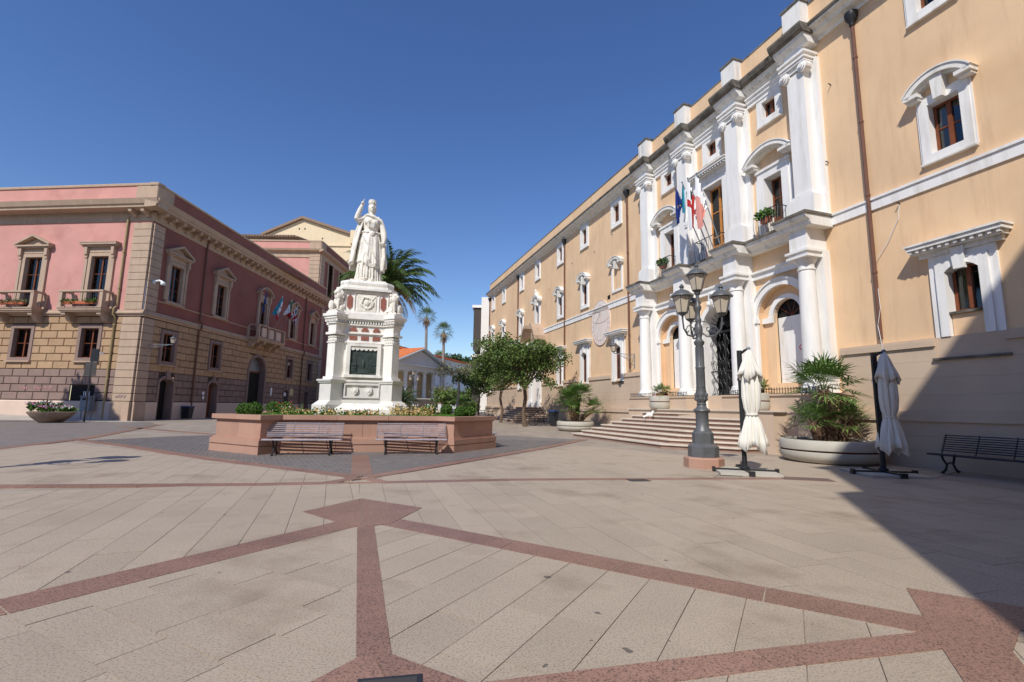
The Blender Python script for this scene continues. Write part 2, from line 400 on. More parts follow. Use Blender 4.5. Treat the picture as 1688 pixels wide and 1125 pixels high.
def plate(poly, z=.007, m='band', name='band_stone', z0=-.015):
    return MB().prism(poly, z0, z, 'z', False).build(name, m, GROUND)
band([(-1.66, 5.75), (-.72, 2.8)], .19, 1.5)
band([(-1.5, 6.02), (0, 5.1), (1.97, 3.88), (3.0, 3.27)], .33, 1.5)
band([(-1.9, 5.86), (-2.5, 4.9), (-3.43, 3.44), (-6.3, -1.0)], .37, 1.6)
band([(-.2, 2.52), (1.46, 2.92), (2.75, 3.2)], .2, 1.5, .005)
def quartered(poly, c, az):
    d = (sin(az), cos(az)); n = (cos(az), -sin(az)); g = .004
    for s1 in (1, -1):
        for s2 in (1, -1):
            q = clip_half(poly, s1*d[0], s1*d[1], s1*(c[0]*d[0]+c[1]*d[1])-g); q = clip_half(q, s2*n[0], s2*n[1], s2*(c[0]*n[0]+c[1]*n[1])-g) if len(q) > 2 else q
            if len(q) > 2: plate(q)
quartered([(-2.218, 7.363), (-2.683, 6.434), (-2.1, 5.95), (-1.66, 5.7), (-1.4, 5.9), (-1.2, 6.785)], (-1.95, 6.5), radians(-18))
quartered([(-.83, 2.86), (-.65, 2.9), (-.2, 2.64), (-.15, 2.2), (-.6, 1.8), (-1.1, 2.25), (-1.0, 2.6)], (-.5, 2.45), radians(-30))
plate([(3.2, 4.05), (4.6, 3.2), (4.4, 2.95), (3.35, 3.33), (3.0, 3.04), (2.9, 2.885), (2.6, 2.5), (2.35, 2.62), (2.63, 3.11), (2.85, 3.47)])
plate([(-.76, 2.64), (-.44, 2.7), (-.4, 2.48), (-.72, 2.42)], .011, 'iron', 'manhole_frame')
plate([(-.735, 2.62), (-.465, 2.672), (-.43, 2.5), (-.7, 2.447)], .0125, 'sign_back', 'manhole_cover')
band([(-9.6, 7.75), (-4.4, 8.46), (-3.3, 8.72)], .3, 2)
band([(-3.3, 8.72), (-2.9, 9.4)], .25, 2, .005); band([(-2.3, 8.9), (-2.75, 9.4)], .25, 2, .0055)
band([(-3.3, 8.7), (-2.3, 8.88)], .12, 2, .006)
band([(-2.3, 8.9), (0, 9.46), (4.1, 10.02), (6.2, 10.25)], .26, 2)
band([(-2.95, 9.5), (-7.44, 12.06), (-12, 15.2), (-15.2, 17.1)], .34, 1.6)
band([(-2.75, 9.55), (1.25, 17), (3.3, 21.6)], .34, 1.6)
band([(-4.15, 13.5), (-2.98, 9.85)], .42, 1.2, .0045)
band([(-14.2, 13.0), (-15.6, 17.7), (-21, 29)], .4, 1.8)
band([(-8.6, 18.5), (-21, 26)], .35, 2.2)
# dark cobbles round the flower bed, too small to pick apart one by one
cob = MB(); rc = random.Random(5)
APR = ccw([(-2.87, 9.62), (3.2, 21.6), (-8.4, 28.6), (-14.9, 17.0)])[0]
az = radians(-29); d = (sin(az), cos(az)); n = (cos(az), -sin(az))
for r in range(-200, 200):
    u = -40+rc.random()*.2
    while u < 40:
        L = rc.uniform(.17, .24); v0, v1 = r*.125, (r+1)*.125-.014
        cx, cy = (u+L/2)*d[0]+v0*n[0], (u+L/2)*d[1]+v0*n[1]
        if -15.5 < cx < 3.8 and 9 < cy < 20.5 and not ((cx+5.7)**2+(cy-18.3)**2 < 13):
            q = [(a*d[0]+b*n[0], a*d[1]+b*n[1]) for a, b in ((u, v0), (u+L-.014, v0), (u+L-.014, v1), (u, v1))]
            q = clip_conv(ccw(q)[0], APR)
            if len(q) >= 3 and ccw(q)[1] > .004:
                h = .001+rc.uniform(-.003, .003); k = len(q); mx, my = sum(p[0] for p in q)/k, sum(p[1] for p in q)/k
                ins = [(p[0]+(mx-p[0])*.12, p[1]+(my-p[1])*.12) for p in q]
                cob.add([(p[0], p[1], -.0075) for p in q]+[(p[0], p[1], h) for p in ins], [list(range(k, 2*k))]+[(i, (i+1) % k, k+(i+1) % k, k+i) for i in range(k)])
        u += L
o = cob.build('cobbles', 'cobble', GROUND); o['kind'] = 'stuff'
plate([(-2.9, 9.7), (3.1, 21.5), (-8.4, 28.4), (-14.8, 17.0)], -.0065, 'cobble_joint', 'cobble_bed', -.02)
def flat(name, poly, dz, m):
    o = MB().prism([p for p in poly], -.3, dz, 'z', False).build(name, m); o['kind'] = 'structure'; return o
flat('street_cobbles', [(-14.4, 12.9), (-15.8, 17.7), (-21.2, 29), (-24, 32.2), (-90, 40), (-90, -10), (-30, -10)], -.004, 'cobble_far')
# sloping pavement in front of the pink palazzo
b = MB(); b.add([(-24.5, 32.0, 0.0), (-27, 33.9, 0.0), (-42, 35.4, .5), (-62, 37.4, .9), (-62, 35.0, .85), (-42, 33.0, .4), (-31, 32.0, .04)], [(0, 1, 2, 5, 6), (2, 3, 4, 5)])
b.add([(-24.5, 32.0, 0), (-31, 32, .04), (-42, 33.0, .4), (-62, 35.0, .85), (-24.5, 32.0, -.1), (-31, 32, -.1), (-42, 33.0, -.1), (-62, 35.0, -.1)], [(0, 1, 5, 4), (1, 2, 6, 5), (2, 3, 7, 6)])
o = b.build('sidewalk', 'pavement_grey'); o['kind'] = 'structure'
# street running off between the buildings
b = MB(); ys = [46, 55, 65, 80, 95, 110, 140]
b.add([p for y in ys for p in ((-9.5-(y-46)*.02, y, rise(-8, y)+.0), (-1.4-(y-46)*.09, y, rise(-8, y)+.0))], [(2*i, 2*i+1, 2*i+3, 2*i+2) for i in range(len(ys)-1)])
o = b.build('road', 'asphalt'); o['kind'] = 'structure'
# ================================================================ town hall on the right
def leaf_tuft(b, c, n, r, s, rr, up=.3):
    for _ in range(n):
        d = Vector((rr.gauss(0, 1), rr.gauss(0, 1), rr.gauss(0, 1))); d.normalize(); k = rr.random()**.4
        p = Vector(c)+Vector((d.x*r[0], d.y*r[1], d.z*r[2]))*k
        u = Vector((rr.gauss(0, 1), rr.gauss(0, 1), rr.gauss(0, 1)+up)).normalized(); v = u.orthogonal().normalized(); v = (Matrix.Rotation(rr.random()*6.28, 3, u) @ v)
        l = s*rr.uniform(.6, 1.3); w2 = l*.42
        q = [p-v*w2*.2, p+u*l*.5+v*w2, p+u*l, p+u*l*.5-v*w2]
        b.v += [tuple(x) for x in q]; n0 = len(b.v)-4; b.f.append([n0, n0+1, n0+2, n0+3]); b.mi.append(b.cur)
AZA = -.3134
PA = (14.5*cos(AZA), -14.5*sin(AZA))
FA = frame(PA, AZA, 1)
def wall_cells(b, t0, t1, z0, z1, holes, o=0.0):
    ts = sorted({t0, t1}|{min(max(h[k], t0), t1) for h in holes for k in (0, 1)})
    zs = sorted({z0, z1}|{min(max(h[k], z0), z1) for h in holes for k in (2, 3)})
    for i in range(len(ts)-1):
        run = None
        for j in range(len(zs)-1):
            tm, zm = (ts[i]+ts[i+1])/2, (zs[j]+zs[j+1])/2
            free = not any(h[0] < tm < h[1] and h[2] < zm < h[3] for h in holes)
            if free: run = (run[0] if run else zs[j], zs[j+1])
            if (not free or j == len(zs)-2) and run:
                b.add([(ts[i], o, run[0]), (ts[i+1], o, run[0]), (ts[i+1], o, run[1]), (ts[i], o, run[1])], [(0, 1, 2, 3)]); run = None
def surround(F, tc, w, z0, z1, s, op, dep, bot=True):
    b = MB(F); h = w/2
    b.box(tc-h-s, tc-h, -dep, op, z0-(s if bot else 0), z1+s); b.box(tc+h, tc+h+s, -dep, op, z0-(s if bot else 0), z1+s)
    b.box(tc-h, tc+h, -dep, op, z1, z1+s)
    if bot: b.box(tc-h, tc+h, -dep, op, z0-s, z0)
    # fine outer moulding
    m = .05
    b.box(tc-h-s-m, tc-h-s, -.02, op*.6, z0-(s if bot else 0), z1+s+m); b.box(tc+h+s, tc+h+s+m, -.02, op*.6, z0-(s if bot else 0), z1+s+m)
    b.box(tc-h-s, tc+h+s, -.02, op*.6, z1+s, z1+s+m)
    return b
def casement(win, F, tc, w, z0, z1, dep, m='wood_brown', bars=1, curtain=.5, arch=False, low=0):
    h = w/2; f = .07; o0, o1 = -dep+.02, -dep+.09
    b = MB(F)
    b.box(tc-h, tc-h+f, o0, o1, z0, z1); b.box(tc+h-f, tc+h, o0, o1, z0, z1); b.box(tc-h+f, tc+h-f, o0, o1, z0, z0+f); b.box(tc-h+f, tc+h-f, o0, o1, z1-f, z1)
    b.box(tc-.05, tc+.05, o0, o1+.02, z0+f, z1-f)
    for k in range(1, bars+1):
        z = z0+(z1-z0)*k/(bars+1); b.box(tc-h+f, tc-.05, o0+.01, o1-.01, z-.02, z+.02); b.box(tc+.05, tc+h-f, o0+.01, o1-.01, z-.02, z+.02)
    if low: b.box(tc-h+f, tc-.05, o0+.02, o1-.02, z0+f, z0+low); b.box(tc+.05, tc+h-f, o0+.02, o1-.02, z0+f, z0+low)
    b.build('frame', m, win)
    for a0, a1 in ((tc-h+f, tc-.05), (tc+.05, tc+h-f)):
        MB(F).box(a0, a1, o0+.028, o0+.036, z0+max(f, low), z1-f).build('pane', 'glass', win)
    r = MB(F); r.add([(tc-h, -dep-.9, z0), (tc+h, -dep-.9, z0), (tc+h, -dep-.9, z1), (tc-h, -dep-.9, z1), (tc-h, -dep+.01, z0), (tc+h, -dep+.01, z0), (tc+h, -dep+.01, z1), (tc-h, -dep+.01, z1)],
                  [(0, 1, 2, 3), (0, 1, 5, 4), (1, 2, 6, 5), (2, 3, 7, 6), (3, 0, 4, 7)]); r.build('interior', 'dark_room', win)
    if curtain:
        c = MB(F); n = 12; a0 = tc+h-.04; a1 = tc+h-.04-w*.9*curtain
        for i in range(n):
            u, v = a0+(a1-a0)*i/n, a0+(a1-a0)*(i+1)/n
            c.add([(u, -dep-.08-.03*(i % 2), z0+.02), (v, -dep-.08-.03*((i+1) % 2), z0+.02), (v, -dep-.08-.03*((i+1) % 2), z1-.02), (u, -dep-.08-.03*(i % 2), z1-.02)], [(0, 1, 2, 3)])
        c.build('curtain', 'curtain', win)
def seg_hood(F, tc, w, z, rise_, op, keystone=True):
    """segmental pediment: cornice stubs, curved moulding and keystone"""
    b = MB(F); h = w/2
    R = (h*h+rise_*rise_)/(2*rise_); zc = z+.1+rise_-R; a = math.asin(min(1, h/R))
    b.arc(tc, zc, R-.14, R, pi/2-a, pi/2+a, 0, op, 16); b.arc(tc, zc, R-.2, R-.14, pi/2-a, pi/2+a, 0, op*.6, 16)
    for s in (-1, 1):
        x0, x1 = sorted((tc+s*h, tc+s*h*.55)); b.box(x0, x1, 0, op, z, z+.1); b.box(x0+.03, x1-.03, 0, op*.7, z-.07, z)
    if keystone:
        b.prism([(tc-.1, z-.28), (tc+.1, z-.28), (tc+.15, z+.1+rise_*.72), (tc-.15, z+.1+rise_*.72)], 0, op*.8, 'o')
    b.arc(tc, zc, R, R+.035, pi/2-a, pi/2+a, 0, op+.03, 16)
    return b
def flat_hood(F, tc, w, z, op, dent=True):
    b = MB(F); h = w/2
    b.box(tc-h+.14, tc+h-.14, 0, op*.35, z-.12, z); b.box(tc-h, tc+h, 0, op, z+.1, z+.2); b.box(tc-h-.03, tc+h+.03, 0, op+.04, z+.2, z+.25); b.box(tc-h+.06, tc+h-.06, 0, op*.7, z, z+.1)
    if dent:
        n = int(w/.16)
        for i in range(n): x = tc-h+.08+(w-.16)*i/(n-1); b.box(x-.035, x+.035, op*.7, op*.92, z+.02, z+.1)
    return b
TH = thing('town_hall', 'long apricot town hall with white columns, sundial and three storeys', 'building', FA(16, 0, 0))
T0, T1 = -1.5, 53.4
WT = [3.4, 7.6, 24.4, 28.7, 32.8, 37.65, 41.9, 47.7, 51.8]          # window axes of the two wings
holes = []
def hole(tc, w, z0, z1, s): holes.append((tc-w/2-s*.8, tc+w/2+s*.8, z0-s*.8, z1+s*.8))
for t in WT:
    hole(t, .72, 12.6, 13.75, .24)
    if t != 24.4: hole(t, .72, 8.35, 9.75, .22)
    if t != 37.65:
        if t < 10: holes.append((t-.6, t+.6, 3.36, 5.45))
        else: holes.append((t-.5, t+.5, 3.05, 5.3))
holes.append((36.9, 38.4, 1.3, 5.0))
BAYS = [13.05, 16.18, 19.3]
for i, t in enumerate(BAYS):
    hole(t, .6, 12.6, 13.3, .24)
    w = 1.3 if i == 1 else .95
    holes.append((t-w/2-.15, t+w/2+.15, 7.85, 10.5 if i != 1 else 11.5))
    holes.append((t-1.1, t+1.1, 1.4 if i == 1 else 2.0, 5.95))
b = MB(FA); wall_cells(b, T0, T1, -.5, 14.3, holes)
b.add([(T1, 0, -.5), (T1, -14, -.5), (T1, -14, 15.2), (T1, 0, 15.2), (T0, 0, -.5), (T0, -14, -.5), (T0, -14, 15.2), (T0, 0, 15.2)], [(0, 1, 2, 3), (4, 5, 6, 7), (1, 2, 6, 5)])
b.build('wall', 'apricot', TH)
MB(FA).add([(T0, -.3, 15.0), (T1, -.3, 15.0), (T1, -7, 16.6), (T0, -7, 16.6), (T1, -14, 15.0), (T0, -14, 15.0)], [(0, 1, 2, 3), (3, 2, 4, 5)]).build('roof', 'old_tile', TH)
# beige base with plaster courses and two string mouldings
def base_course(t0, t1, skip):
    z = -.4; edges = [-.4, .4, .8, 1.18]
    for k, (a, c) in enumerate(zip(edges[:-1], edges[1:])):
        MB(FA).box(t0, t1, 0, .24, a+.002, c-.002).build('plinth_course', 'plinth_beige', TH)
    MB(FA).box(t0, t1, 0, .3, 1.18, 1.38).box(t0, t1, 0, .26, 1.38, 1.44).build('plinth_moulding', 'plinth_beige', TH)
    zz = [1.44, 1.88, 2.32, 2.76, 3.14]
    for a, c in zip(zz[:-1], zz[1:]):
        x = t0; b = MB(FA); segs = []
        for s0, s1, sz in sorted(skip):
            if c > sz: segs.append((x, s0)); x = s1
        segs.append((x, t1))
        for s0, s1 in segs:
            if s1 > s0: MB(FA).box(s0, s1, 0, .13, a+.0015, c-.0015).build('plinth_course', 'plinth_beige', TH)
    x = t0
    for s0, s1, sz in sorted(skip)+[(t1, t1, 0)]:
        if s0 > x: MB(FA).prism([(0, 3.14), (.19, 3.14), (.19, 3.3), (.16, 3.3), (.16, 3.36), (0, 3.36)], x, s0, 't').build('plinth_cap', 'plinth_beige', TH)
        x = s1
base_course(T0, 10.9, [(3.4-.72, 3.4+.72, 2.8), (7.6-.72, 7.6+.72, 2.8)])
lowl = [t for t in WT if t > 20 and t != 37.65]
base_course(22.0, 36.3, [(t-.72, t+.72, 2.86) for t in lowl if t < 36])
base_course(39.0, T1, [(t-.72, t+.72, 2.86) for t in lowl if t > 39])
# white string band, cornice, parapet
for t0, t1 in ((T0, 11.2), (21.7, T1)):
    MB(FA).prism([(0, 7.42), (.05, 7.42), (.05, 7.72), (.09, 7.72), (.09, 7.79), (0, 7.8)], t0, t1, 't').build('string_band', 'white_plaster', TH)
    MB(FA).prism([(0, 14.06), (.06, 14.06), (.1, 14.16), (.3, 14.24), (.34, 14.34), (.5, 14.4), (.5, 14.48), (0, 14.48)], t0, t1, 't').build('cornice', 'cornice_white', TH)
    MB(FA).prism([(-.2, 14.48), (.55, 14.48), (.57, 14.56), (.5, 14.58), (-.2, 14.58)], t0, t1, 't').build('gutter', 'mossy_stone', TH)
    MB(FA).prism([(-.35, 14.58), (.05, 14.58), (.05, 15.68), (-.35, 15.68)], t0, t1, 't').build('parapet', 'apricot', TH)
    MB(FA).prism([(-.4, 15.68), (.08, 15.68), (.05, 15.76), (-.38, 15.76)], t0, t1, 't').build('coping', 'mossy_stone', TH)
# windows of the wings
def th_window(t, w, z0, z1, s, hood=None, curtain=.5, bars=1):
    dp = .27 if t < 11 else .22
    win = surround(FA, t, w, z0, z1, s, .07, dp).build('window', 'white_plaster', TH)
    casement(win, FA, t, w, z0, z1, dp, 'wood_brown', bars, curtain)
    MB(FA).box(t-w/2-s-.04, t+w/2+s+.04, .0, .11, z0-s-.05, z0-s).build('sill', 'cornice_white', win)
    if hood: hood.build('hood', 'cornice_white', win)
    return win
rw = random.Random(3)
for t in WT:
    th_window(t, .72, 12.6, 13.75, .24, None, rw.choice([.3, .5, .8]), 1)
    if t == 24.4:       # blind window
        b = MB(FA)
        for x0, x1, a, c in ((t-.62, t-.48, 8.3, 10.0), (t+.48, t+.62, 8.3, 10.0), (t-.48, t+.48, 8.3, 8.44)): b.box(x0, x1, 0, .07, a, c)
        win = b.build('blind_window', 'white_plaster', TH); seg_hood(FA, t, 1.5, 9.95, .34, .3).build('hood', 'cornice_white', win)
    elif t == 37.65:
        win = th_window(t, .72, 8.5, 10.0, .25, None, .5)
        b = seg_hood(FA, t, 1.9, 10.35, .45, .35, True); b.prism([(t-.12, 10.9), (t+.12, 10.9), (t+.09, 11.3), (t-.09, 11.3)], 0, .3, 'o'); b.blob(FA(0, 0, 0) and (t, .2, 11.35), (.13, .13, .13)); b.build('hood', 'cornice_white', win)
    else: th_window(t, .72, 8.35, 9.75, .22, seg_hood(FA, t, 1.55, 10.02, .42, .32), rw.choice([.3, .5, .7]))
for t in WT:
    if t == 37.65: continue
    if t < 10: z0, z1, w = 3.98, 5.2, .68
    else: z0, z1, w = 3.1, 5.05, .74
    dep = .3 if t < 10 else .2; b = MB(FA); zb = 3.36 if t < 10 else 2.95
    sp = w/2; zs = z1-.16
    b.box(t-.72, t-.56, 0, .07, zb, 5.6); b.box(t+.56, t+.72, 0, .07, zb, 5.6); b.box(t-.56, t+.56, 0, .07, 5.36, 5.6)
    b.box(t-.56, t-sp-.02, -dep, .13, zb, zs); b.box(t+sp+.02, t+.56, -dep, .13, zb, zs)
    R = (sp*sp+.16*.16)/(2*.16); zc = z1-R; a = math.asin(sp/R)
    n = 10
    for i in range(n):
        a0, a1 = pi/2-a+2*a*i/n, pi/2-a+2*a*(i+1)/n
        p, q = (t+R*cos(a0), zc+R*sin(a0)), (t+R*cos(a1), zc+R*sin(a1)); b.prism([p, (p[0], 5.36), (q[0], 5.36), q], -dep, .13, 'o')
    b.box(t-.56, t-sp, -dep, .125, zs, 5.36); b.box(t+sp, t+.56, -dep, .125, zs, 5.36)
    win = b.build('window', 'white_plaster', TH)
    MB(FA).prism([(t-.11, 5.05), (t+.11, 5.05), (t+.15, 5.62), (t-.15, 5.62)], .07, .2, 'o').build('keystone', 'white_plaster', win)
    flat_hood(FA, t, 2.05, 5.64, .42).build('hood', 'cornice_white', win)
    casement(win, FA, t, w+.04, z0, z1, dep-.02, 'wood_brown', 2 if t > 10 else 0, .5)
    if t < 10:
        MB(FA).box(t-.34, t+.34, -.26, .02, 3.36, z0-.05).build('apron', 'apricot', win); MB(FA).box(t-.4, t+.4, -.35, .1, z0-.06, z0).build('sill', 'mossy_stone', win)
        MB(FA).box(t-.715, t+.715, 0, .1, 2.82, 3.36).build('panel', 'plinth_beige', win); MB(FA).box(t-.8, t+.78, .02, .2, 2.76, 2.82).build('ledge', 'mossy_stone', win)
    else:
        MB(FA).box(t-.715, t+.715, 0, .1, 2.86, 2.95).build('sill', 'mossy_stone', win)
        MB(FA).box(t-sp, t+sp, -.18, -.02, 2.95, z0).build('apron', 'white_plaster', win)
# downpipes with hoppers
for t, z0, m in ((9.68, 3.5, 'pipe_brown'), (23.1, 3.6, 'pipe_brown'), (31.9, 3.4, 'pipe_brown'), (42.8, 3.4, 'pipe_brown'), (53.2, 1.5, 'pipe_brown')):
    pp = MB(FA).tube([(t, .1, z0), (t, .1, 13.7)], .055, 8).build('drainpipe', m, TH, True)
    MB(FA).lathe(t, .12, [(.07, 13.6), (.08, 13.72), (.17, 13.86), (.19, 14.0), (.19, 14.05)], 12).build('hopper', 'iron', pp, True)
    b = MB(FA)
    for z in (5.5, 7.9, 10.3, 12.5): b.lathe(t, .1, [(.07, z-.03), (.07, z+.03)], 8)
    b.build('bracket', m, pp)
# sundial
sd = MB(FA); n = 40; sd.prism([(26.5+1.22*cos(2*pi*i/n), 6.74+1.46*sin(2*pi*i/n)) for i in range(n)], 0, .05, 'o')
sd = sd.build('sundial', 'sundial', TH)
b = MB(FA)
for k, z in ((1.0, .052), (.78, .052)):
    P = [(26.5+1.2*k*cos(2*pi*i/n), .055, 6.74+1.44*k*sin(2*pi*i/n)) for i in range(n+1)]; b.tube(P, .008, 4, False)
for i in range(13):
    a = pi+pi*(i+.5)/13*1.0
    if i % 2 == 0: b.tube([(26.5, .052, 7.35), (26.5+.95*cos(a), .052, 6.74+1.14*sin(a))], .005, 4)
    b.tube([(26.5+.96*cos(a), .055, 6.74+1.15*sin(a)), (26.5+1.18*cos(a), .055, 6.74+1.42*sin(a))], .009, 4)
b.tube([(25.4, .055, 6.9), (25.9, .055, 6.75), (26.5, .055, 6.72), (27.1, .055, 6.8), (27.6, .055, 7.0)], .01, 4)
b.build('hour_lines', 'sundial_line', sd)
MB(FA).tube([(26.5, .05, 7.45), (26.75, .75, 7.25)], .018, 5).build('gnomon', 'iron', sd)
MB(FA).box(25.3, 25.62, -.0, .012, 8.05, 8.3).build('vent', 'dark_room', TH)
# ---- central block
CT = [11.52, 14.6, 17.75, 20.88]
CB = -.0
for c in CT:
    b = MB(FA); b.box(c-.42, c+.42, 0, .3, 1.9, 6.56); pl = b.build('backing_pilaster', 'white_plaster', TH)
    prof = [(.40, 2.0), (.40, 2.1), (.38, 2.12), (.37, 2.17), (.33, 2.2), (.335, 2.26), (.285, 2.3), (.28, 3.6), (.262, 5.0), (.24, 5.98), (.27, 6.0), (.27, 6.05), (.24, 6.06), (.245, 6.18), (.28, 6.26), (.33, 6.32), (.34, 6.38)]
    col = MB(FA).lathe(c, .56, prof, 28).build('column', 'white_plaster', TH, True)
    MB(FA).box(c-.4, c+.4, .0, .96, 6.38, 6.46).box(c-.36, c+.36, 0, .92, 6.46, 6.56).box(c-.42, c+.42, .0, .98, 6.56, 6.64).build('abacus', 'white_plaster', col)
    MB(FA).box(c-.33, c+.33, 0, .85, 6.64, 7.36).build('entablature_block', 'white_plaster', TH)
    cor = [(0, 7.36), (.95, 7.36), (1.0, 7.44), (1.02, 7.52), (1.16, 7.58), (1.2, 7.64), (1.2, 7.7), (0, 7.7)]
    MB(FA).prism(cor, c-.62, c+.62, 't').build('cornice_break', 'cornice_white', TH)
    MB(FA).box(c-.66, c+.66, 0, 1.24, 7.7, 7.79).build('balcony_edge', 'mossy_stone', TH)
    # upper pilaster
    b = MB(FA); b.box(c-.58, c+.58, 0, .16, 7.79, 13.5); b.box(c-.46, c+.46, .16, .56, 7.79, 8.55); b.box(c-.5, c+.5, .16, .6, 7.79, 7.9)
    b.prism([(c-.46, 8.55), (c+.46, 8.55), (c+.36, 8.66), (c-.36, 8.66)], .16, .54, 'o'); b.box(c-.33, c+.33, .16, .46, 8.66, 13.12)
    pil = b.build('pilaster', 'white_plaster', TH)
    b = MB(FA)
    for s in (-1, 1):
        for k, (r, o1) in enumerate(((.19, .56), (.13, .6), (.07, .64))): 
            b.prism([(c+s*.36+r*cos(2*pi*i/14), 13.18+r*sin(2*pi*i/14)) for i in range(14)], .3 if k == 0 else .5, o1, 'o')
    b.box(c-.4, c+.4, .16, .5, 13.2, 13.36); b.box(c-.48, c+.48, 0, .58, 13.36, 13.45); b.box(c-.52, c+.52, 0, .62, 13.45, 13.52); b.box(c-.46, c+.46, 0, .54, 13.52, 13.62); b.box(c-.55, c+.55, 0, .64, 13.62, 13.7)
    b.build('capital', 'white_plaster', pil)
    MB(FA).box(c-.36, c+.36, 0, .5, 13.7, 13.95).build('frieze_block', 'white_plaster', TH)
    MB(FA).prism([(0, 13.95), (.5, 13.95), (.56, 14.04), (.68, 14.14), (.72, 14.26), (0, 14.26)], c-.62, c+.62, 't').build('cornice_break', 'cornice_white', TH)
    MB(FA).prism([(0, 14.26), (.76, 14.26), (.84, 14.34), (.9, 14.48), (.9, 14.56), (0, 14.58)], c-.68, c+.68, 't').build('cornice_cap', 'mossy_stone', TH)
    MB(FA).box(c-.36, c+.36, .0, .46, 14.58, 15.76).build('pedestal', 'cornice_white', TH)
    MB(FA).box(c-.4, c+.4, -.02, .5, 15.76, 15.84).build('pedestal_cap', 'mossy_stone', TH)
for i in range(3):
    a, c = CT[i]+.62, CT[i+1]-.62; m = BAYS[i]
    a0, c0 = CT[i]+.42, CT[i+1]-.42
    MB(FA).prism([(0, 6.36), (.14, 6.36), (.14, 6.54), (.22, 6.58), (.22, 6.66), (0, 6.7)], a0, c0, 't').build('architrave', 'white_plaster', TH)
    MB(FA).prism([(0, 7.36), (.3, 7.36), (.36, 7.46), (.6, 7.56), (.64, 7.7), (0, 7.7)], a, c, 't').build('cornice', 'cornice_white', TH)
    MB(FA).box(a, c, 0, .69, 7.7, 7.785).build('balcony_edge', 'mossy_stone', TH)
    MB(FA).prism([(0, 13.46), (.1, 13.46), (.1, 13.6), (.16, 13.64), (.16, 13.74), (.22, 13.78), (.22, 13.84), (0, 13.86)], CT[i]+.58, CT[i+1]-.58, 't').build('architrave', 'white_plaster', TH)
    MB(FA).prism([(0, 13.95), (.12, 13.95), (.18, 14.04), (.32, 14.14), (.36, 14.26), (0, 14.26)], a, c, 't').build('cornice', 'cornice_white', TH)
    b = MB(FA); k = 0; x = a+.06
    while x < c-.06: b.box(x-.035, x+.035, .14, .28, 14.05, 14.14); x += .14
    b.build('dentils', 'cornice_white', TH)
    MB(FA).prism([(0, 14.26), (.42, 14.26), (.5, 14.34), (.55, 14.48), (.55, 14.56), (0, 14.58)], a-.0, c, 't').build('cornice_cap', 'mossy_stone', TH)
    MB(FA).prism([(-.35, 14.58), (.08, 14.58), (.08, 15.68), (-.35, 15.68)], CT[i]+.36, CT[i+1]-.36, 't').build('parapet', 'apricot', TH)
    MB(FA).prism([(-.4, 15.68), (.1, 15.68), (.07, 15.76), (-.38, 15.76)], CT[i]+.4, CT[i+1]-.4, 't').build('coping', 'mossy_stone', TH)
    # small square window, tall balcony window
    th_window(m, .6, 12.6, 13.3, .24, None, .4, 0)
    w = 1.15 if i == 1 else .78; zt = 11.25 if i == 1 else 10.2
    win = surround(FA, m, w, 7.9, zt, .3, .09, .4, False)
    win.box(m-w/2-.42, m-w/2-.3, 0, .05, 7.8, zt+.1); win.box(m+w/2+.3, m+w/2+.42, 0, .05, 7.8, zt+.1); win.box(m-w/2-.4, m+w/2+.4, 0, .14, zt+.3, zt+.4)
    win = win.build('balcony_window', 'white_plaster', TH)
    casement(win, FA, m, w, 7.86, zt, .4, 'wood_brown' if i != 1 else 'wood_honey', 2, .45, low=.75)
    if i == 1: flat_hood(FA, m, 2.25, zt+.5, .42).build('hood', 'cornice_white', win)
    else: seg_hood(FA, m, 2.15, zt+.55, .52, .42, False).build('hood', 'cornice_white', win)
    # iron balcony rail with pot plants
    b = MB(FA); o = .5
    b.tube([(m-w/2-.15, .05, 8.75), (m-w/2-.15, o, 8.75), (m+w/2+.15, o, 8.75), (m+w/2+.15, .05, 8.75)], .018, 5)
    for k in range(11): x = m-w/2-.15+(w+.3)*k/10; b.tube([(x, o, 7.79), (x, o+.06, 8.2), (x, o, 8.75)], .01, 4)
    for x in (m-w/2-.15, m+w/2+.15):
        for y in (.15, .32): b.tube([(x, y, 7.79), (x, y, 8.75)], .01, 4)
    b.build('railing', 'iron', win)
    if i != 1:
        MB(FA).box(m-.1, m+.3, .3, .46, 8.3, 8.5).build('plant_box', 'terracotta', win)
        tf = MB(); rp = random.Random(i)
        for k in range(4): leaf_tuft(tf, FA(m-.12+.16*k, .42, 8.62), 60, (.16, .16, .2), .12, rp)
        tf.build('pot_plant', 'leaf_box', win)
    # round arch below
    zs = 4.86
    if i != 1:
        b = MB(FA); b.arc(m, zs, 1.08, 1.3, 0, pi, 0, .12, 22); b.arc(m, zs, 1.3, 1.36, 0, pi, 0, .17, 22)
        for s in (-1, 1): b.box(m+s*1.19-.13, m+s*1.19+.13, 0, .1, 2.0, zs-.18); b.box(m+s*1.19-.17, m+s*1.19+.17, 0, .17, zs-.18, zs)
        ar = b.build('archivolt', 'white_plaster', TH)
        MB(FA).spandrel(m, zs, 1.08, 1.1, 5.95, -.24, 0).build('spandrel', 'apricot', ar)
        b = MB(FA); b.spandrel(m, zs, .6, 1.1, 5.96, -.4, -.24); b.box(m-1.1, m-.6, -.4, -.24, 2.0, zs); b.box(m+.6, m+1.1, -.4, -.24, 2.0, zs); b.box(m-.6, m+.6, -.5, -.24, 2.0, 2.4)
        b.box(m-1.12, m-1.07, -.3, 0, 2.0, zs); b.box(m+1.07, m+1.12, -.3, 0, 2.0, zs)
        b.build('recess_wall', 'apricot', ar)
        b = MB(FA); b.arc(m, zs, .6, .78, 0, pi, -.4, -.17, 18)
        for s in (-1, 1): b.box(*sorted((m+s*.6, m+s*1.06)), -.3, -.14, zs-.2, zs)
        b.build('inner_arch', 'white_plaster', ar)
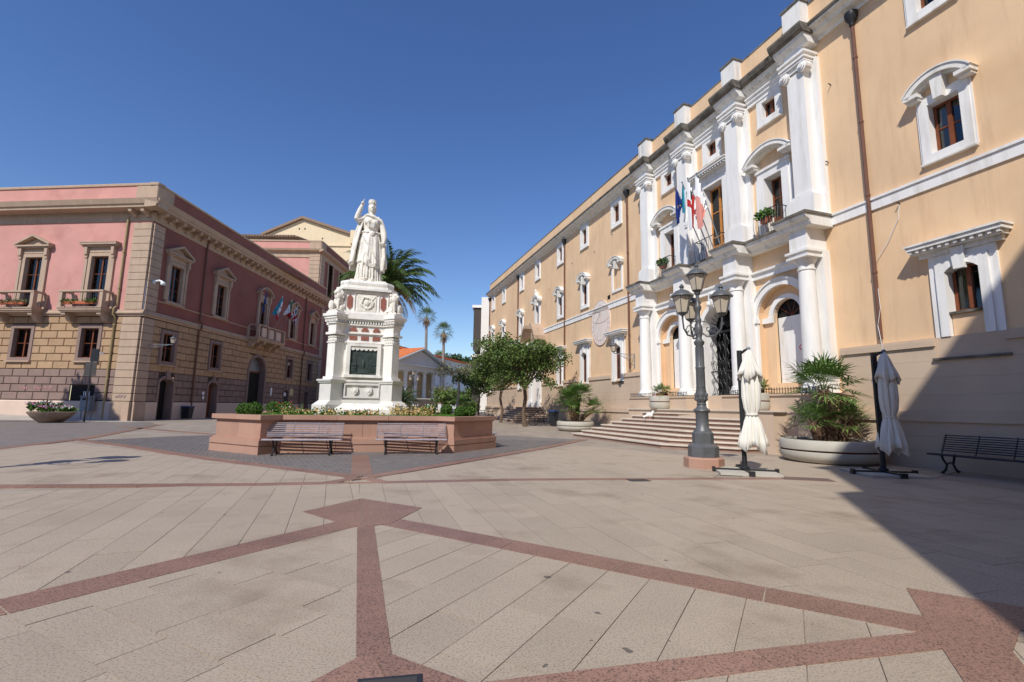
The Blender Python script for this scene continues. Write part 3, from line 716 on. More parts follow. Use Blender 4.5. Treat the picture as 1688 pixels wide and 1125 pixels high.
        MB(FA).box(m-.6, m+.6, -.5, -.44, 2.4, zs-.02).build('blind_panel', 'white_plaster', ar)
        lu = MB(FA).prism([(m+.6*cos(pi*k/14), zs+.6*sin(pi*k/14)) for k in range(15)], -.5, -.46, 'o').build('lunette', 'dark_room', ar)
        b = MB(FA)
        for k in range(1, 5): a_ = pi*k/5; b.tube([(m, -.45, zs), (m+.58*cos(a_), -.45, zs+.58*sin(a_))], .015, 4)
        b.build('lunette_bars', 'wood_brown', ar)
        if i == 0:
            MB(FA).prism([(m-.32+.1*cos(2*pi*k/14), 3.65+.1*sin(2*pi*k/14)) for k in range(14)], -.44, -.43, 'o').build('round_sign', 'petal_red', ar)
            MB(FA).prism([(m-.32+.06*cos(2*pi*k/14), 3.65+.06*sin(2*pi*k/14)) for k in range(14)], -.43, -.427, 'o').build('sign_disc', 'flag_white', ar)
    else:
        b = MB(FA); b.arc(m, zs, .92, 1.14, 0, pi, -.6, .14, 22)
        for s in (-1, 1): b.box(*sorted((m+s*.92, m+s*1.14)), -.6, .12, 1.4, zs-.18); b.box(*sorted((m+s*.9, m+s*1.2)), -.6, .17, zs-.18, zs)
        b.prism([(m-.16, 5.7), (m+.16, 5.7), (m+.24, 6.4), (m-.24, 6.4)], .0, .36, 'o'); b.blob((m, .36, 6.05), (.2, .14, .34)); b.blob((m-.1, .45, 6.25), (.12, .1, .1)); b.blob((m+.1, .45, 5.85), (.1, .1, .12))
        ar = b.build('gate_arch', 'white_plaster', TH)
        MB(FA).spandrel(m, zs, 1.14, 1.1, 5.95, -.1, 0).build('spandrel', 'apricot', ar)
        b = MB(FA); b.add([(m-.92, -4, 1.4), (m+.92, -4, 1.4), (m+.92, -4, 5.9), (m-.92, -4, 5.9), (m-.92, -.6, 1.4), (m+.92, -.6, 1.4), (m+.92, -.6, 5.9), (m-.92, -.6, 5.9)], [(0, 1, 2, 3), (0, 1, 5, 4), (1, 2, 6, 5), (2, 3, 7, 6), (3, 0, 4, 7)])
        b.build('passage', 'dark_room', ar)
        gate = MB(FA); o = -.25
        gate.box(m-.91, m+.91, o-.03, o+.03, zs-.2, zs-.1); gate.box(m-.03, m+.03, o-.03, o+.03, 1.42, zs-.2); gate.box(m-.91, m+.91, o-.02, o+.02, 1.44, 1.5); gate.box(m-.91, m+.91, o-.02, o+.02, 3.0, 3.05)
        gate = gate.build('iron_gate', 'iron', ar)
        b = MB(FA)
        for s in (-1, 1):
            for k in range(4):
                x = m+s*(.12+.22*k)
                for z0, z1 in ((1.5, 3.0), (3.05, zs-.2)):
                    P = [(x+.05*sin(6*pi*j/14)*s, o, z0+(z1-z0)*j/14) for j in range(15)]; b.tube(P, .013, 4)
                for zc, r in ((2.0, .1), (2.6, .09), (3.4, .1), (4.2, .1)):
                    b.tube([(x+.1*s+r*cos(j*.7)*(1-j*.06), o, zc+r*sin(j*.7)*(1-j*.06)) for j in range(12)], .011, 4)
        for k in range(13): a_ = pi*(k+.5)/13; b.tube([(m+.14*cos(a_), o, zs+.14*sin(a_)), (m+.88*cos(a_), o, zs+.88*sin(a_))], .012, 4)
        b.arc(m, zs, .13, .16, 0, pi, o-.02, o+.02, 10); b.build('scrollwork', 'iron', gate)
        MB(FA).box(15.02, 15.2, .3, .33, 3.1, 3.7).build('notice', 'paper', TH); MB(FA).box(15.02, 15.18, .3, .325, 2.75, 3.0).build('notice', 'paper', TH)
# pedestal walls under the columns, with a low iron rail on top
for t0, t1 in ((10.6, 15.12), (17.22, 21.7)):
    pw = MB(FA).box(t0, t1, -.1, 1.02, 0, 1.9).build('pedestal_wall', 'plinth_beige', TH)
    MB(FA).box(t0-.04, t1+.04, -.1, 1.07, 1.9, 1.96).build('coping', 'plinth_beige', pw)
    b = MB(FA); y = .98
    for z in (1.98, 2.12): b.box(t0, t1, y-.008, y+.008, z-.008, z+.008)
    x = t0
    while x < t1: b.box(x-.008, x+.008, y-.008, y+.008, 1.96, 2.18); x += .11
    b.build('low_railing', 'iron', pw)
MB(FA).box(10.9, 21.4, -.1, .0, 1.4, 2.0).build('plinth_back', 'plinth_beige', TH)
# grand stairs
ST = thing('front_stairs', 'broad pale stone stairs leading up to the columned entrance', 'stairs', FA(17, 3, 0))
H = 1.4/9
for k in range(8):
    of = 4.15-.36*k; z1 = H*(k+1)
    L = [(22.9-.3*k, 0), (21.9-.32*k, of+.05), (15.0-.02*k, of-.2), (12.95+.1*k, max(1.4, 2.35-.12*k)), (12.45+.18*k, 0)]
    st = MB(FA); inn = [(22.85-.3*k, 0), (21.85-.32*k, of), (15.03-.02*k, of-.25), (13.0+.1*k, max(1.36, 2.3-.12*k)), (12.5+.18*k, 0)]
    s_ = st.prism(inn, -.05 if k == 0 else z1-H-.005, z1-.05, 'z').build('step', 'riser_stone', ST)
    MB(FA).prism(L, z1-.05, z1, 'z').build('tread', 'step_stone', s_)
s_ = MB(FA).prism([(21.3, 0), (21.0, 1.5), (12.3, 1.5), (12.2, 0)], -.05, 1.35, 'z').build('landing', 'plinth_beige', ST)
MB(FA).prism([(21.4, 0), (21.1, 1.56), (12.2, 1.56), (12.1, 0)], 1.35, 1.4, 'z').build('tread', 'step_stone', s_)
# portal on the left wing
PT = 37.65
b = MB(FA)
for s in (-1, 1):
    b.box(PT+s*1.0-.3, PT+s*1.0+.3, 0, .3, 1.35, 6.0); b.box(PT+s*1.0-.36, PT+s*1.0+.36, 0, .38, 1.35, 1.9); b.box(PT+s*1.0-.38, PT+s*1.0+.38, 0, .4, 5.7, 6.1)
b.box(PT-1.4, PT+1.4, 0, .42, 6.1, 6.7); b.box(PT-1.5, PT+1.5, 0, .6, 6.7, 6.85); b.box(PT-.7, PT-.6, -.3, .2, 1.35, 5.0); b.box(PT+.6, PT+.7, -.3, .2, 1.35, 5.0); b.box(PT-.7, PT+.7, -.3, .2, 5.0, 5.6)
por = b.build('portal', 'white_plaster', TH)
b = MB(FA)
for s in (-1, 1):
    P = []
    for k in range(9):
        a = k/8; P.append((PT+s*(1.75-1.15*a), 6.95+1.15*sin(a*pi/2)))
    for k in range(8): b.prism([P[k], P[k+1], (P[k+1][0], P[k+1][1]+.28), (P[k][0], P[k][1]+.28)], 0, 1.0, 'o')
    b.box(*sorted((PT+s*1.2, PT+s*1.85)), 0, .95, 6.85, 7.0)
b.prism([(PT-.4, 6.9), (PT+.4, 6.9), (PT+.3, 7.7), (PT-.3, 7.7)], 0, .5, 'o'); b.build('broken_pediment', 'trim_stone', por)
MB(FA).box(PT-.6, PT+.6, -.28, -.2, 1.35, 5.0).build('door', 'wood_brown', por)
SP = thing('side_stairs', 'small pyramid of stone steps below the left wing portal, in tree shade', 'stairs', FA(PT, 1, 0))
gz = .28
for k in range(7):
    z1 = gz+(1.38-gz)*(k+1)/7; of = 3.2-.3*k; hw = 3.0-.26*k
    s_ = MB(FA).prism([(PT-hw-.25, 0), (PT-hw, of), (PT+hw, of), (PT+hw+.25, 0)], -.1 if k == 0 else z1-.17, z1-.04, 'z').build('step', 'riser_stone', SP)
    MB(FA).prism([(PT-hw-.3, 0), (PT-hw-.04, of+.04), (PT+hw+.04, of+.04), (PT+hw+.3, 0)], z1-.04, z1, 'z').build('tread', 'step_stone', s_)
# wall lantern beside the columns
def wall_lantern(F, t, z, label, reach=.95):
    r = thing('wall_lantern', label, 'lantern', F(t, 0, z-.4))
    b = MB(F); b.box(t-.03, t+.03, 0, .03, z-.75, z+.05); b.tube([(t, .02, z), (t, reach, z)], .02, 5); b.tube([(t, .02, z-.65), (t, .25, z-.5), (t, .55, z-.2), (t, reach*.85, z-.03)], .016, 5)
    for k in range(3): b.tube([(t, .2+.2*k+.08*cos(j*.7), z-.16+.08*sin(j*.7)) for j in range(10)], .01, 4)
    b.build('bracket', 'grey_metal', r)
    lantern(r, F, t, reach, z+.04, .8)
    return r
def lantern(r, F, t, o, z, s=1.0):
    """six-sided street lantern standing on z: cage, panes, hood, finial"""
    n = 6; b = MB(F)
    R0, R1, h = .13*s, .235*s, .42*s
    pts0 = [(t+R0*cos(2*pi*k/n), o+R0*sin(2*pi*k/n), z+.08*s) for k in range(n)]; pts1 = [(t+R1*cos(2*pi*k/n), o+R1*sin(2*pi*k/n), z+.08*s+h) for k in range(n)]
    for k in range(n): b.tube([pts0[k], pts1[k]], .011*s, 4); b.tube([pts0[k], pts0[(k+1) % n]], .013*s, 4); b.tube([pts1[k], pts1[(k+1) % n]], .016*s, 4)
    b.lathe(t, o, [(.03*s, z), (.06*s, z+.02*s), (.1*s, z+.05*s), (.13*s, z+.08*s)], 8)
    b.lathe(t, o, [(.29*s, z+.5*s), (.28*s, z+.53*s), (.2*s, z+.6*s), (.17*s, z+.64*s), (.12*s, z+.66*s), (.05*s, z+.69*s), (.04*s, z+.72*s), (.065*s, z+.76*s), (.04*s, z+.8*s), (.01*s, z+.84*s)], 12)
    cage = b.build('lantern', 'lamp_iron', r, True)
    for k in range(n):
        q = (k+1) % n; MB(F).add([pts0[k], pts0[q], pts1[q], pts1[k]], [(0, 1, 2, 3)]).build('pane', 'lamp_glass', cage)
wall_lantern(FA, 22.75, 4.35, 'iron wall lantern on a scrolled bracket left of the white columns', 1.3)
MB(FA).tube([(8.9, .03, 7.3), (8.95, .05, 6.9), (9.25, .05, 6.35), (9.6, .07, 5.9)], .009, 4).build('wall_cable', 'white_metal', TH)
MB(FA).tube([(9.62, .12, 5.0), (9.58, .16, 4.4), (9.7, .15, 3.9), (9.6, .2, 3.3), (9.66, .15, 2.9)], .008, 4).build('wall_cable', 'white_metal', TH)
for t, z in ((8.9, 7.32), (10.9, 9.6), (10.6, 12.2), (24.9, 12.0), (27.2, 11.6), (30.6, 11.8), (35.0, 10.9)):
    MB(FA).tube([(t, 0, z), (t-.02, .14, z+.02)], .018, 5).build('wall_hook', 'iron', TH)
# ================================================================ pink palazzo on the left
COR = (-26.676, 33.753); AZB, AZC = .00547, -1.47239
FB = frame(COR, AZB, -1); FC = frame(COR, AZC, 1)
PZ = thing('pink_palazzo', 'two-storey pink palazzo with stone quoins, balconies and a modillion cornice', 'building', (COR[0], COR[1], 0))
LB, LC = 32.0, 20.0
B_W = [2.85, 8.7, 16.0, 22.9, 28.5]; C_W = [3.85, 9.3, 14.8]
ZTOP = 14.7
def pz_wall(F, L, axes, main=None, doors=()):
    holes = []
    for t in axes:
        holes.append((t-.95, t+.95, 4.15, 6.8))
        holes.append((t-.95, t+.95, 8.2 if F is FC else 8.85, 12.2))
    if F is FB:
        holes = [h for h in holes if not (abs((h[0]+h[1])/2-16) < .1 and h[2] < 7)]
    for d in doors: holes.append((d[0]-d[1]/2-.12, d[0]+d[1]/2+.12, -.5, d[2]+.1))
    if F is FC: holes.append((3.05-.1, 4.76+.1, 1.35, 2.42))
    lo = MB(F); wall_cells(lo, 0, L, -.5, 7.7, holes, -.0); lo.build('lower_wall', 'groove', PZ)
    up = MB(F); wall_cells(up, 0, L, 7.7, ZTOP+.2, holes, .02); up.build('upper_wall', 'rose_plaster' if F is FC else 'rose_plaster_shaded', PZ)  # east front gets the copy coloured darker for its shade
    return holes
DOORS = [(3.05, 1.45, 3.15), (8.75, 1.25, 3.15), (15.85, 3.0, 6.1), (22.5, 1.2, 2.95), (27.95, 1.2, 2.95)]
hB = pz_wall(FB, LB, B_W, doors=DOORS); hC = pz_wall(FC, LC, C_W)
# rusticated blocks, in running bond, on both fronts
def blocks(F, L, holes, t0, wd, limit):
    rest = MB(F); n = 0; rh = .555
    for r in range(11):
        z0 = 1.36+r*rh; z1 = min(z0+rh, 7.42); m = 'brown_block' if r < 4 else 'tan_block'
        x = t0-(wd/2 if r % 2 else 0)
        while x < L:
            a, c = max(x, t0)+.012, min(x+wd, L)-.012
            segs = [(a, c)]
            for h in holes:
                if h[2] < z1-.05 and h[3] > z0+.05:
                    ns = []
                    for s in segs:
                        if h[1] <= s[0] or h[0] >= s[1]: ns.append(s); continue
                        if h[0]-s[0] > .1: ns.append((s[0], h[0]-.0))
                        if s[1]-h[1] > .1: ns.append((h[1]+.0, s[1]))
                    segs = ns
            for s in segs:
                if s[1]-s[0] < .08: continue
                e = .035; A, C, a0, c0 = s[0], s[1], z0+.014, z1-.014
                q = [(A, .001, a0), (C, .001, a0), (C, .001, c0), (A, .001, c0), (A+e, .07, a0+e), (C-e, .07, a0+e), (C-e, .07, c0-e), (A+e, .07, c0-e)]
                f = [(4, 5, 6, 7), (0, 1, 5, 4), (1, 2, 6, 5), (2, 3, 7, 6), (3, 0, 4, 7)]
                if s[0] < limit: MB(F).add(q, f).build('stone_block', m, PZ); n += 1
                else: rest.cur = 0 if r < 4 else 1; rest.add(q, f)
            x += wd
    if rest.v: rest.build('stone_blocks', ['brown_block', 'tan_block'], PZ)['kind'] = 'stuff'
    return n
nb = blocks(FC, LC, hC, 1.45, 1.26, 13.5)+blocks(FB, LB, hB, 1.12, 1.26, 14)
# plinth
def seg_t(L, cuts, t0=0):
    x = t0
    for a, c in sorted(cuts): 
        if a > x: yield x, a
        x = c
    if L > x: yield x, L
for F, L, cuts in ((FC, LC, []), (FB, LB, [(d[0]-d[1]/2-.12, d[0]+d[1]/2+.12) for d in DOORS])):
    for a, c in seg_t(L, cuts, 1.45 if F is FC else 1.12): MB(F).prism([(0, -.5), (.16, -.5), (.16, 1.24), (.11, 1.32), (0, 1.32)], a, c, 't').build('plinth', 'pale_plinth', PZ)
# quoins at the street corner
for i in range(24):
    z0 = 1.36+i*.548
    if 7.4 < z0+.27 < 7.95: continue
    z1 = min(z0+.535, 14.45)
    if z1-z0 < .2: continue
    for F, w in ((FC, 1.42), (FB, 1.08)):
        MB(F).box(-.0 if F is FC else .02, w, 0, .13 if F is FC else .12, z0+.012, z1-.012).build('quoin_stone', 'trim_stone', PZ)
for F, w in ((FC, 1.45), (FB, 1.11)): MB(F).box(0 if F is FC else .02, w, 0, .19 if F is FC else .18, -.5, 1.33).build('corner_plinth', 'trim_stone', PZ)
for i in range(24):
    z0 = 1.36+i*.548
    if 7.4 < z0+.27 < 7.95 or z0 > 14: continue
    MB(FB).box(LB-1.0, LB, 0, .12, z0+.012, min(z0+.535, 14.45)-.012).build('quoin_stone', 'trim_stone', PZ)
# string course, frieze, cornice with modillions, parapet
for F, L, x0 in ((FC, LC, -.25), (FB, LB, -.12)):
    MB(F).prism([(0, 7.45), (.12, 7.45), (.14, 7.56), (.26, 7.62), (.26, 7.72), (.18, 7.78), (.18, 7.9), (0, 7.92)], x0, L, 't').build('string_course', 'trim_stone', PZ)
    MB(F).prism([(0, 8.78), (.09, 8.78), (.11, 8.86), (0, 8.9)], 1.4 if F is FC else 1.1, L-.02, 't').build('sill_band', 'trim_stone', PZ) if F is FB else None
    MB(F).prism([(0, 14.6), (.08, 14.6), (.08, 14.95), (.14, 15.0), (.14, 15.08), (.07, 15.1), (.07, 15.3), (0, 15.3)], x0*.3, L, 't').build('frieze', 'trim_stone', PZ)
    MB(F).prism([(0, 15.3), (.25, 15.3), (.84, 15.38), (.86, 15.54), (.96, 15.6), (1.04, 15.8), (1.1, 15.95), (0, 15.98)], -1.05 if F is FC else -1.06, L, 't').build('cornice', 'trim_stone', PZ)
    MB(F).prism([(-.4, 15.98), (.12, 15.98), (.12, 17.36), (-.4, 17.36)], -.1, L, 't').build('parapet', 'rose_plaster' if F is FC else 'rose_plaster_shaded', PZ)
    MB(F).prism([(-.45, 17.36), (.2, 17.36), (.22, 17.5), (.16, 17.56), (-.45, 17.58)], -.2, L, 't').build('coping', 'trim_stone', PZ)
    MB(F).box(-.14, 1.55, -.2, .16, 15.98, 17.37).build('parapet_pier', 'trim_stone', PZ)
    x = .35; k = 0
    while x < L:
        MB(F).prism([(.08, 14.92), (.2, 14.86), (.32, 15.0), (.7, 15.12), (.76, 15.36), (.08, 15.32)], x-.13, x+.13, 't').build('modillion', 'trim_stone', PZ); x += .98 if F is FB else (1.0 if x < 1.2 else 99)
MB(FC).add([(.2, -.2, 15.9), (LC, -.2, 15.9), (LC, -22, 15.9), (.2, -22, 15.9)], [(0, 1, 2, 3)]).build('roof', 'old_tile', PZ)
MB(FB).add([(3, -.2, 15.88), (LB, -.2, 15.88), (LB, -14, 15.88), (3, -14, 15.88), (LB, -.2, -.5), (LB, -14, -.5)], [(0, 1, 2, 3), (1, 2, 5, 4)]).build('roof', 'old_tile', PZ)
def pz_window(F, t, z0, z1, w, style, door=False, honey='wood_honey'):
    op, dep = .12, .26; h = w/2
    b = surround(F, t, w, z0, z1, .24, op, dep, not door)
    if style != 'plain':
        for s in (-1, 1):
            b.box(t+s*(h+.38)-.1, t+s*(h+.38)+.1, 0, .16, z0, z1-.1); b.box(t+s*(h+.38)-.12, t+s*(h+.38)+.12, 0, .3, z1+.1, z1+.75); b.box(t+s*(h+.38)-.1, t+s*(h+.38)+.1, 0, .22, z1-.15, z1+.1)
        b.box(t-h-.26, t+h+.26, 0, .1, z1+.3, z1+.75)
    win = b.build('window', 'trim_stone' if style != 'plain' else 'brown_block', PZ)
    if style == 'plain': casement(win, F, t, w, z0, z1, dep, 'wood_brown', 1, 0)
    else: casement(win, F, t, w, z0, z1, dep, 'wood_brown', 2, 0, low=.0)
    g = MB(F)      # honey-coloured inner shutters
    for a0, a1 in ((t-h+.08, t-.09), (t+.09, t+h-.08)):
        if style == 'plain' and F is FC: g.box(a0, a1, -dep-.04, -dep-.01, z0+.05, z1-.62)
        else: g.box(a0, a1, -dep-.04, -dep-.01, z0+.05, z1-.1 if a0 > t-.2 else z1-.5)
    g.build('inner_shutter', honey, win)
    zt = z1+.75
    if style == 'tri':
        b = MB(F); W = h+.72; op2 = .42
        b.box(t-W, t+W, 0, op2, zt, zt+.12); b.box(t-W+.08, t+W-.08, 0, op2*.7, zt-.1, zt)
        for s in (-1, 1):
            P = [(t+s*W, zt+.12), (t, zt+.78), (t, zt+.94), (t+s*(W+.06), zt+.24)]; b.prism(P if s < 0 else P[::-1], 0, op2+.03, 'o')
        b.prism([(t-W+.2, zt+.12), (t+W-.2, zt+.12), (t, zt+.72)], 0, .1, 'o'); b.build('pediment', 'trim_stone', win)
    elif style == 'flat':
        b = MB(F); W = h+.78; b.box(t-W, t+W, 0, .45, zt+.06, zt+.2); b.box(t-W-.03, t+W+.03, 0, .48, zt+.2, zt+.26); b.box(t-W+.08, t+W-.08, 0, .3, zt-.06, zt+.06); b.build('pediment', 'trim_stone', win)
    elif style == 'arch':
        seg_hood(F, t, w+1.5, zt+.05, .7, .42, False).build('pediment', 'trim_stone', win)
    if style == 'plain': MB(F).box(t-h-.3, t+h+.3, 0, .24, z0-.34, z0-.24).build('sill', 'trim_stone', win)
    elif not door: MB(F).box(t-h-.4, t+h+.4, 0, .24, z0-.26, z0-.12).build('sill', 'trim_stone', win)
    return win
for i, t in enumerate(C_W):
    pz_window(FC, t, 4.4, 6.55, 1.4, 'plain'); pz_window(FC, t, 8.1, 11.95, 1.4, 'flat' if i == 0 else 'tri', True)
for t in B_W:
    if t != 16.0: pz_window(FB, t, 4.4, 6.55, 1.3, 'plain', honey='wood_brown')
    pz_window(FB, t, 9.1, 11.95, 1.35, 'arch' if t == 16.0 else 'tri', honey='wood_brown')
rl = random.Random(21)
def stone_balcony(F, t, hw, out, z0, rail, cons, panels=True):
    b = MB(F); b.box(t-hw, t+hw, 0, out, z0, z0+.14); b.box(t-hw+.06, t+hw-.06, 0, out-.07, z0-.1, z0); b.box(t-hw-.04, t+hw+.04, 0, out+.05, z0+.14, z0+.22)
    bal = b.build('balcony', 'trim_stone', PZ)
    for x in cons:
        MB(F).prism([(0, z0-.1), (out-.15, z0-.1), (out-.18, z0-.3), (out*.55, z0-.42), (out*.4, z0-.68), (0, z0-.8)], x-.17, x+.17, 't').build('console', 'trim_stone', bal)
    z = z0+.22
    for x in (t-hw+.13, t+hw-.13):
        b = MB(F); b.box(x-.13, x+.13, out-.27, out-.0, z, z+rail-.12); b.box(x-.17, x+.17, out-.31, out+.04, z, z+.14); b.build('pier', 'trim_stone', bal)
        MB(F).box(x-.13, x+.13, .0, .2, z, z+rail-.12).build('pier', 'trim_stone', bal)
        MB(F).box(x-.11, x+.11, .2, out-.0, z+rail-.12, z+rail).build('side_rail', 'trim_stone', bal)
    MB(F).box(t-hw-.03, t+hw+.03, out-.3, out+.03, z+rail-.12, z+rail).build('top_rail', 'trim_stone', bal)
    return bal
for i, t in enumerate(C_W[:2]):
    bal = stone_balcony(FC, t+.1, 1.72, 1.05, 7.72, 1.22, (t-1.3, t+1.5))
    b = MB(FC)
    for k in range(17): x = t+.1-1.4+2.8*k/16; b.tube([(x, .92, 7.95), (x, .92, 9.05)], .008, 4)
    b.build('wire_guard', 'grey_metal', bal)
    b = MB(FC); b.box(t-1.2, t+1.2, 1.08, 1.26, 8.1, 8.3); tr = b.build('flower_trough', 'terracotta', bal)
    b = MB(FC); tuft = MB()
    for k in range(9):
        if i == 0 and 3 <= k <= 4: continue
        leaf_tuft(tuft, FC(t-1.15+2.3*k/8, 1.2, 8.3), 60, (.22, .2, .2), .1, rl)
    tuft.build('geranium_leaves', 'leaf_dry' if i else 'leaf_box', bal)
bal = stone_balcony(FB, 16.1, 2.75, 1.25, 7.72, 1.3, (13.75, 15.0, 17.2, 18.45))
for x in (14.6, 16.1, 17.6):
    MB(FB).box(x-.45, x+.45, 1.06, 1.14, 8.05, 9.0).build('panel', 'pale_plinth', bal)
MB(FB).box(15.27, 15.43, 1.0, 1.24, 7.94, 9.12).build('pier', 'trim_stone', bal); MB(FB).box(16.77, 16.93, 1.0, 1.24, 7.94, 9.12).build('pier', 'trim_stone', bal)
# doors on the shaded front
for k, (t, w_, h_) in enumerate(DOORS):
    r = w_/2; zs = h_-r if k == 2 else h_-.35
    b = MB(FB); dep = .55; s = .32 if k == 2 else .2
    b.box(t-r-s, t-r, -dep, .13, -.3, zs); b.box(t+r, t+r+s, -dep, .13, -.3, zs)
    if k == 2: b.arc(t, zs, r, r+s, 0, pi, -dep, .13, 20); MB(FB).spandrel(t, zs, r+s*.9, r+.12, h_+.12, -.05, .06).build('arch_infill', 'tan_block', PZ)
    else:
        R = (r*r+.35*.35)/(.7); a = math.asin(r/R); b.arc(t, h_-R, R, R+s, pi/2-a*1.12, pi/2+a*1.12, -dep, .13, 10)
    d = b.build('doorway', 'brown_block', PZ)
    if k == 2:
        p = [(t-r, -.2), (t+r, -.2), (t+r, zs)]+[(t+r*cos(pi*i/16), zs+r*sin(pi*i/16)) for i in range(17)]+[(t-r, zs)]
        MB(FB).prism([(t-r, -.2), (t+r, -.2), (t+r, zs), (t-r, zs)], -dep, -dep+.06, 'o').build('door_leaf', 'dark_room', d)
        MB(FB).prism([(t+r*cos(pi*i/16), zs+r*sin(pi*i/16)) for i in range(17)], -dep, -dep+.03, 'o').build('fanlight', 'grey_metal', d)
        MB(FB).box(t-r, t+r, -dep+.06, -dep+.14, zs-.1, zs+.05).build('transom', 'wood_brown', d)
    else:
        MB(FB).box(t-r, t+r, -dep, -dep+.06, -.2, h_).build('door_leaf', 'wood_brown' if k == 1 else 'dark_room', d)
        if k == 1: MB(FB).box(t-.1, t+.3, -dep+.06, -dep+.07, 1.7, 2.4).build('notice', 'paper', d)
    MB(FB).prism([(t-.16, h_-.1), (t+.16, h_-.1), (t+.22, h_+.5), (t-.22, h_+.5)], 0, .2, 'o').build('keystone', 'brown_block', d) if k != 2 else None
for t, z, w_, h_ in ((7.55, 1.62, .22, .3), (7.5, 2.0, .3, .25), (19.0, 2.2, .35, .85), (23.8, 2.3, .9, .8), (22.2, 2.2, .5, .4)):
    MB(FB).box(t-w_/2, t+w_/2, .09, .11, z, z+h_).build('wall_plaque', 'paper' if w_ < .85 else 'curtain', PZ)
# vent window at street level on the sunny front
vw = MB(FC).box(2.96, 4.85, -.4, -.03, 1.33, 2.43).build('cellar_window', 'dark_room', PZ)
b = MB(FC)
for k in range(4): b.box(3.35+.14*k, 3.41+.14*k, -.03, -.01, 1.45, 2.0)
b.build('bars', 'white_metal', vw)
# downpipes
for F, t, m, zt in ((FC, 1.95, 'pipe_olive', 14.9), (FB, 6.05, 'pipe_brown', 15.2), (FB, 26.0, 'pipe_brown', 15.2)):
    pp = MB(F).tube([(t, .16, .1), (t, .16, 7.3), (t, .36, 7.55), (t, .36, 7.95), (t, .14, 8.2), (t, .14, zt)], .07, 8).build('drainpipe', m, PZ, True)
    b = MB(F)
    for z in (2.9, 4.9, 6.8, 9.5, 12.2): b.lathe(t, .15, [(.095, z-.05), (.095, z+.05)], 8)
    b.build('bracket', m, pp)
# graffiti: loose spray strokes on two blocks and the quoins
rg = random.Random(8)
def scribble(F, t, z, w_, h_, m, o):
    for k in range(2):
        P = [(t+w_*(j/11)+rg.uniform(-.03, .03), o, z+h_*(.5+.5*sin(j*1.9+k*2+rg.random()))) for j in range(12)]
        MB(F).tube(P, .012, 4).build('spray_mark', m, PZ)
for t, z, m in ((8.2, 2.1, 'spray_pink'), (7.1, 2.1, 'spray_pink'), (6.3, 2.12, 'spray_pink'), (2.5, 4.6, 'spray_white')): scribble(FC, t, z, .6, .22, m, .075)
scribble(FC, .35, 1.55, .8, .24, 'spray_violet', .135)
# camera and lantern near the corner
cm = thing('security_camera', 'white dome security camera on the corner of the pink palazzo', 'camera', FB(.5, .12, 9.9))
b = MB(FB); b.box(.4, .6, .12, .2, 10.0, 10.25); b.tube([(.5, .2, 10.15), (.5, .55, 10.22), (.5, .8, 10.12)], .07, 8); b.build('arm', 'white_metal', cm, True)
MB(FB).blob((.5, .85, 9.98), (.17, .17, .17)).build('dome', 'white_metal', cm, True)
MB(FB).blob((.5, .85, 9.92), (.13, .13, .15)).build('lens', 'glass', cm, True)
wall_lantern(FB, .75, 5.5, 'iron wall lantern on a scrolled bracket at the palazzo corner', 1.9)
wall_lantern(FB, 21.2, 5.6, 'dark wall lantern beside the palazzo balcony flags', .7)
# ---------------------------------------------------------------- flags
def flag(name, label, base, tip, drop, cols, rs, grp, w_=1.0):
    """pole with a hanging cloth; cols = list of (material, u0, u1, v0, v1) over a base material"""
    r = thing('flag', label, 'flag', base, grp)
    B, T = Vector(base), Vector(tip); d = (T-B).normalized()
    MB().tube([B, T], .022, 6).blob(T, (.04, .04, .04), 6, 4).build('pole', 'grey_metal', r, True)
    ms = [c[0] for c in cols]; b = MB(); nu, nv = 14, 20; rr = random.Random(rs)
    side = d.cross(Vector((0, 0, 1))).normalized(); ph = rr.random()*6
    L = (T-B).length*w_
    def pt(u, v):
        p = T-d*(L*u*(1-.62*v**.8)+.03); g = .3+.7*v
        fold = .13*sin(u*15+ph+v*1.5)*g+.05*sin(u*31+ph)
        return p+Vector((0, 0, -1))*(drop*v*(.8+.25*sin(u*2.6+ph)))+side*fold+d*.06*sin(u*12+v*4)*v
    for i in range(nu):
        for j in range(nv):
            u, v = (i+.5)/nu, (j+.5)/nv; k = 0
            for q, c in enumerate(cols):
                if c[1] <= u <= c[2] and c[3] <= v <= c[4]: k = q
            b.cur = k; b.add([tuple(pt(i/nu, j/nv)), tuple(pt((i+1)/nu, j/nv)), tuple(pt((i+1)/nu, (j+1)/nv)), tuple(pt(i/nu, (j+1)/nv))], [(0, 1, 2, 3)])
    b.build('cloth', ms, r, True); return r
ALL = (0, 1, 0, 1)
moors = [('flag_white', *ALL), ('flag_red', .4, .58, 0, 1), ('flag_red', 0, 1, .42, .56), ('flag_black', .12, .28, .12, .3), ('flag_black', .7, .88, .12, .3), ('flag_black', .12, .28, .7, .88), ('flag_black', .7, .88, .7, .88)]
euro = [('flag_blue', *ALL)]+[('flag_yellow', .5+.25*cos(a)-.035, .5+.25*cos(a)+.035, .5+.25*sin(a)-.025, .5+.25*sin(a)+.025) for a in [k*pi/4 for k in range(8)]]
g1 = 'flags over the town hall entrance'; g2 = 'flags on the palazzo balcony'
o, z = .6, 8.15
flag('f', 'blue flag, leftmost on the town hall balcony', FA(16.25, o, z), FA(16.72, 1.6, 11.15), 1.5, euro, 1, g1, .28)
flag('f', 'white and light blue flag among the town hall flags', FA(15.95, o, z), FA(16.2, 1.65, 11.1), 1.7, [('flag_white', *ALL), ('flag_cyan', 0, .3, 0, 1)], 2, g1, .3)
flag('f', 'white flag with red cross and dark heads on the town hall', FA(15.7, o, z), FA(15.9, 1.6, 11.15), 2.1, moors, 3, g1, .5)
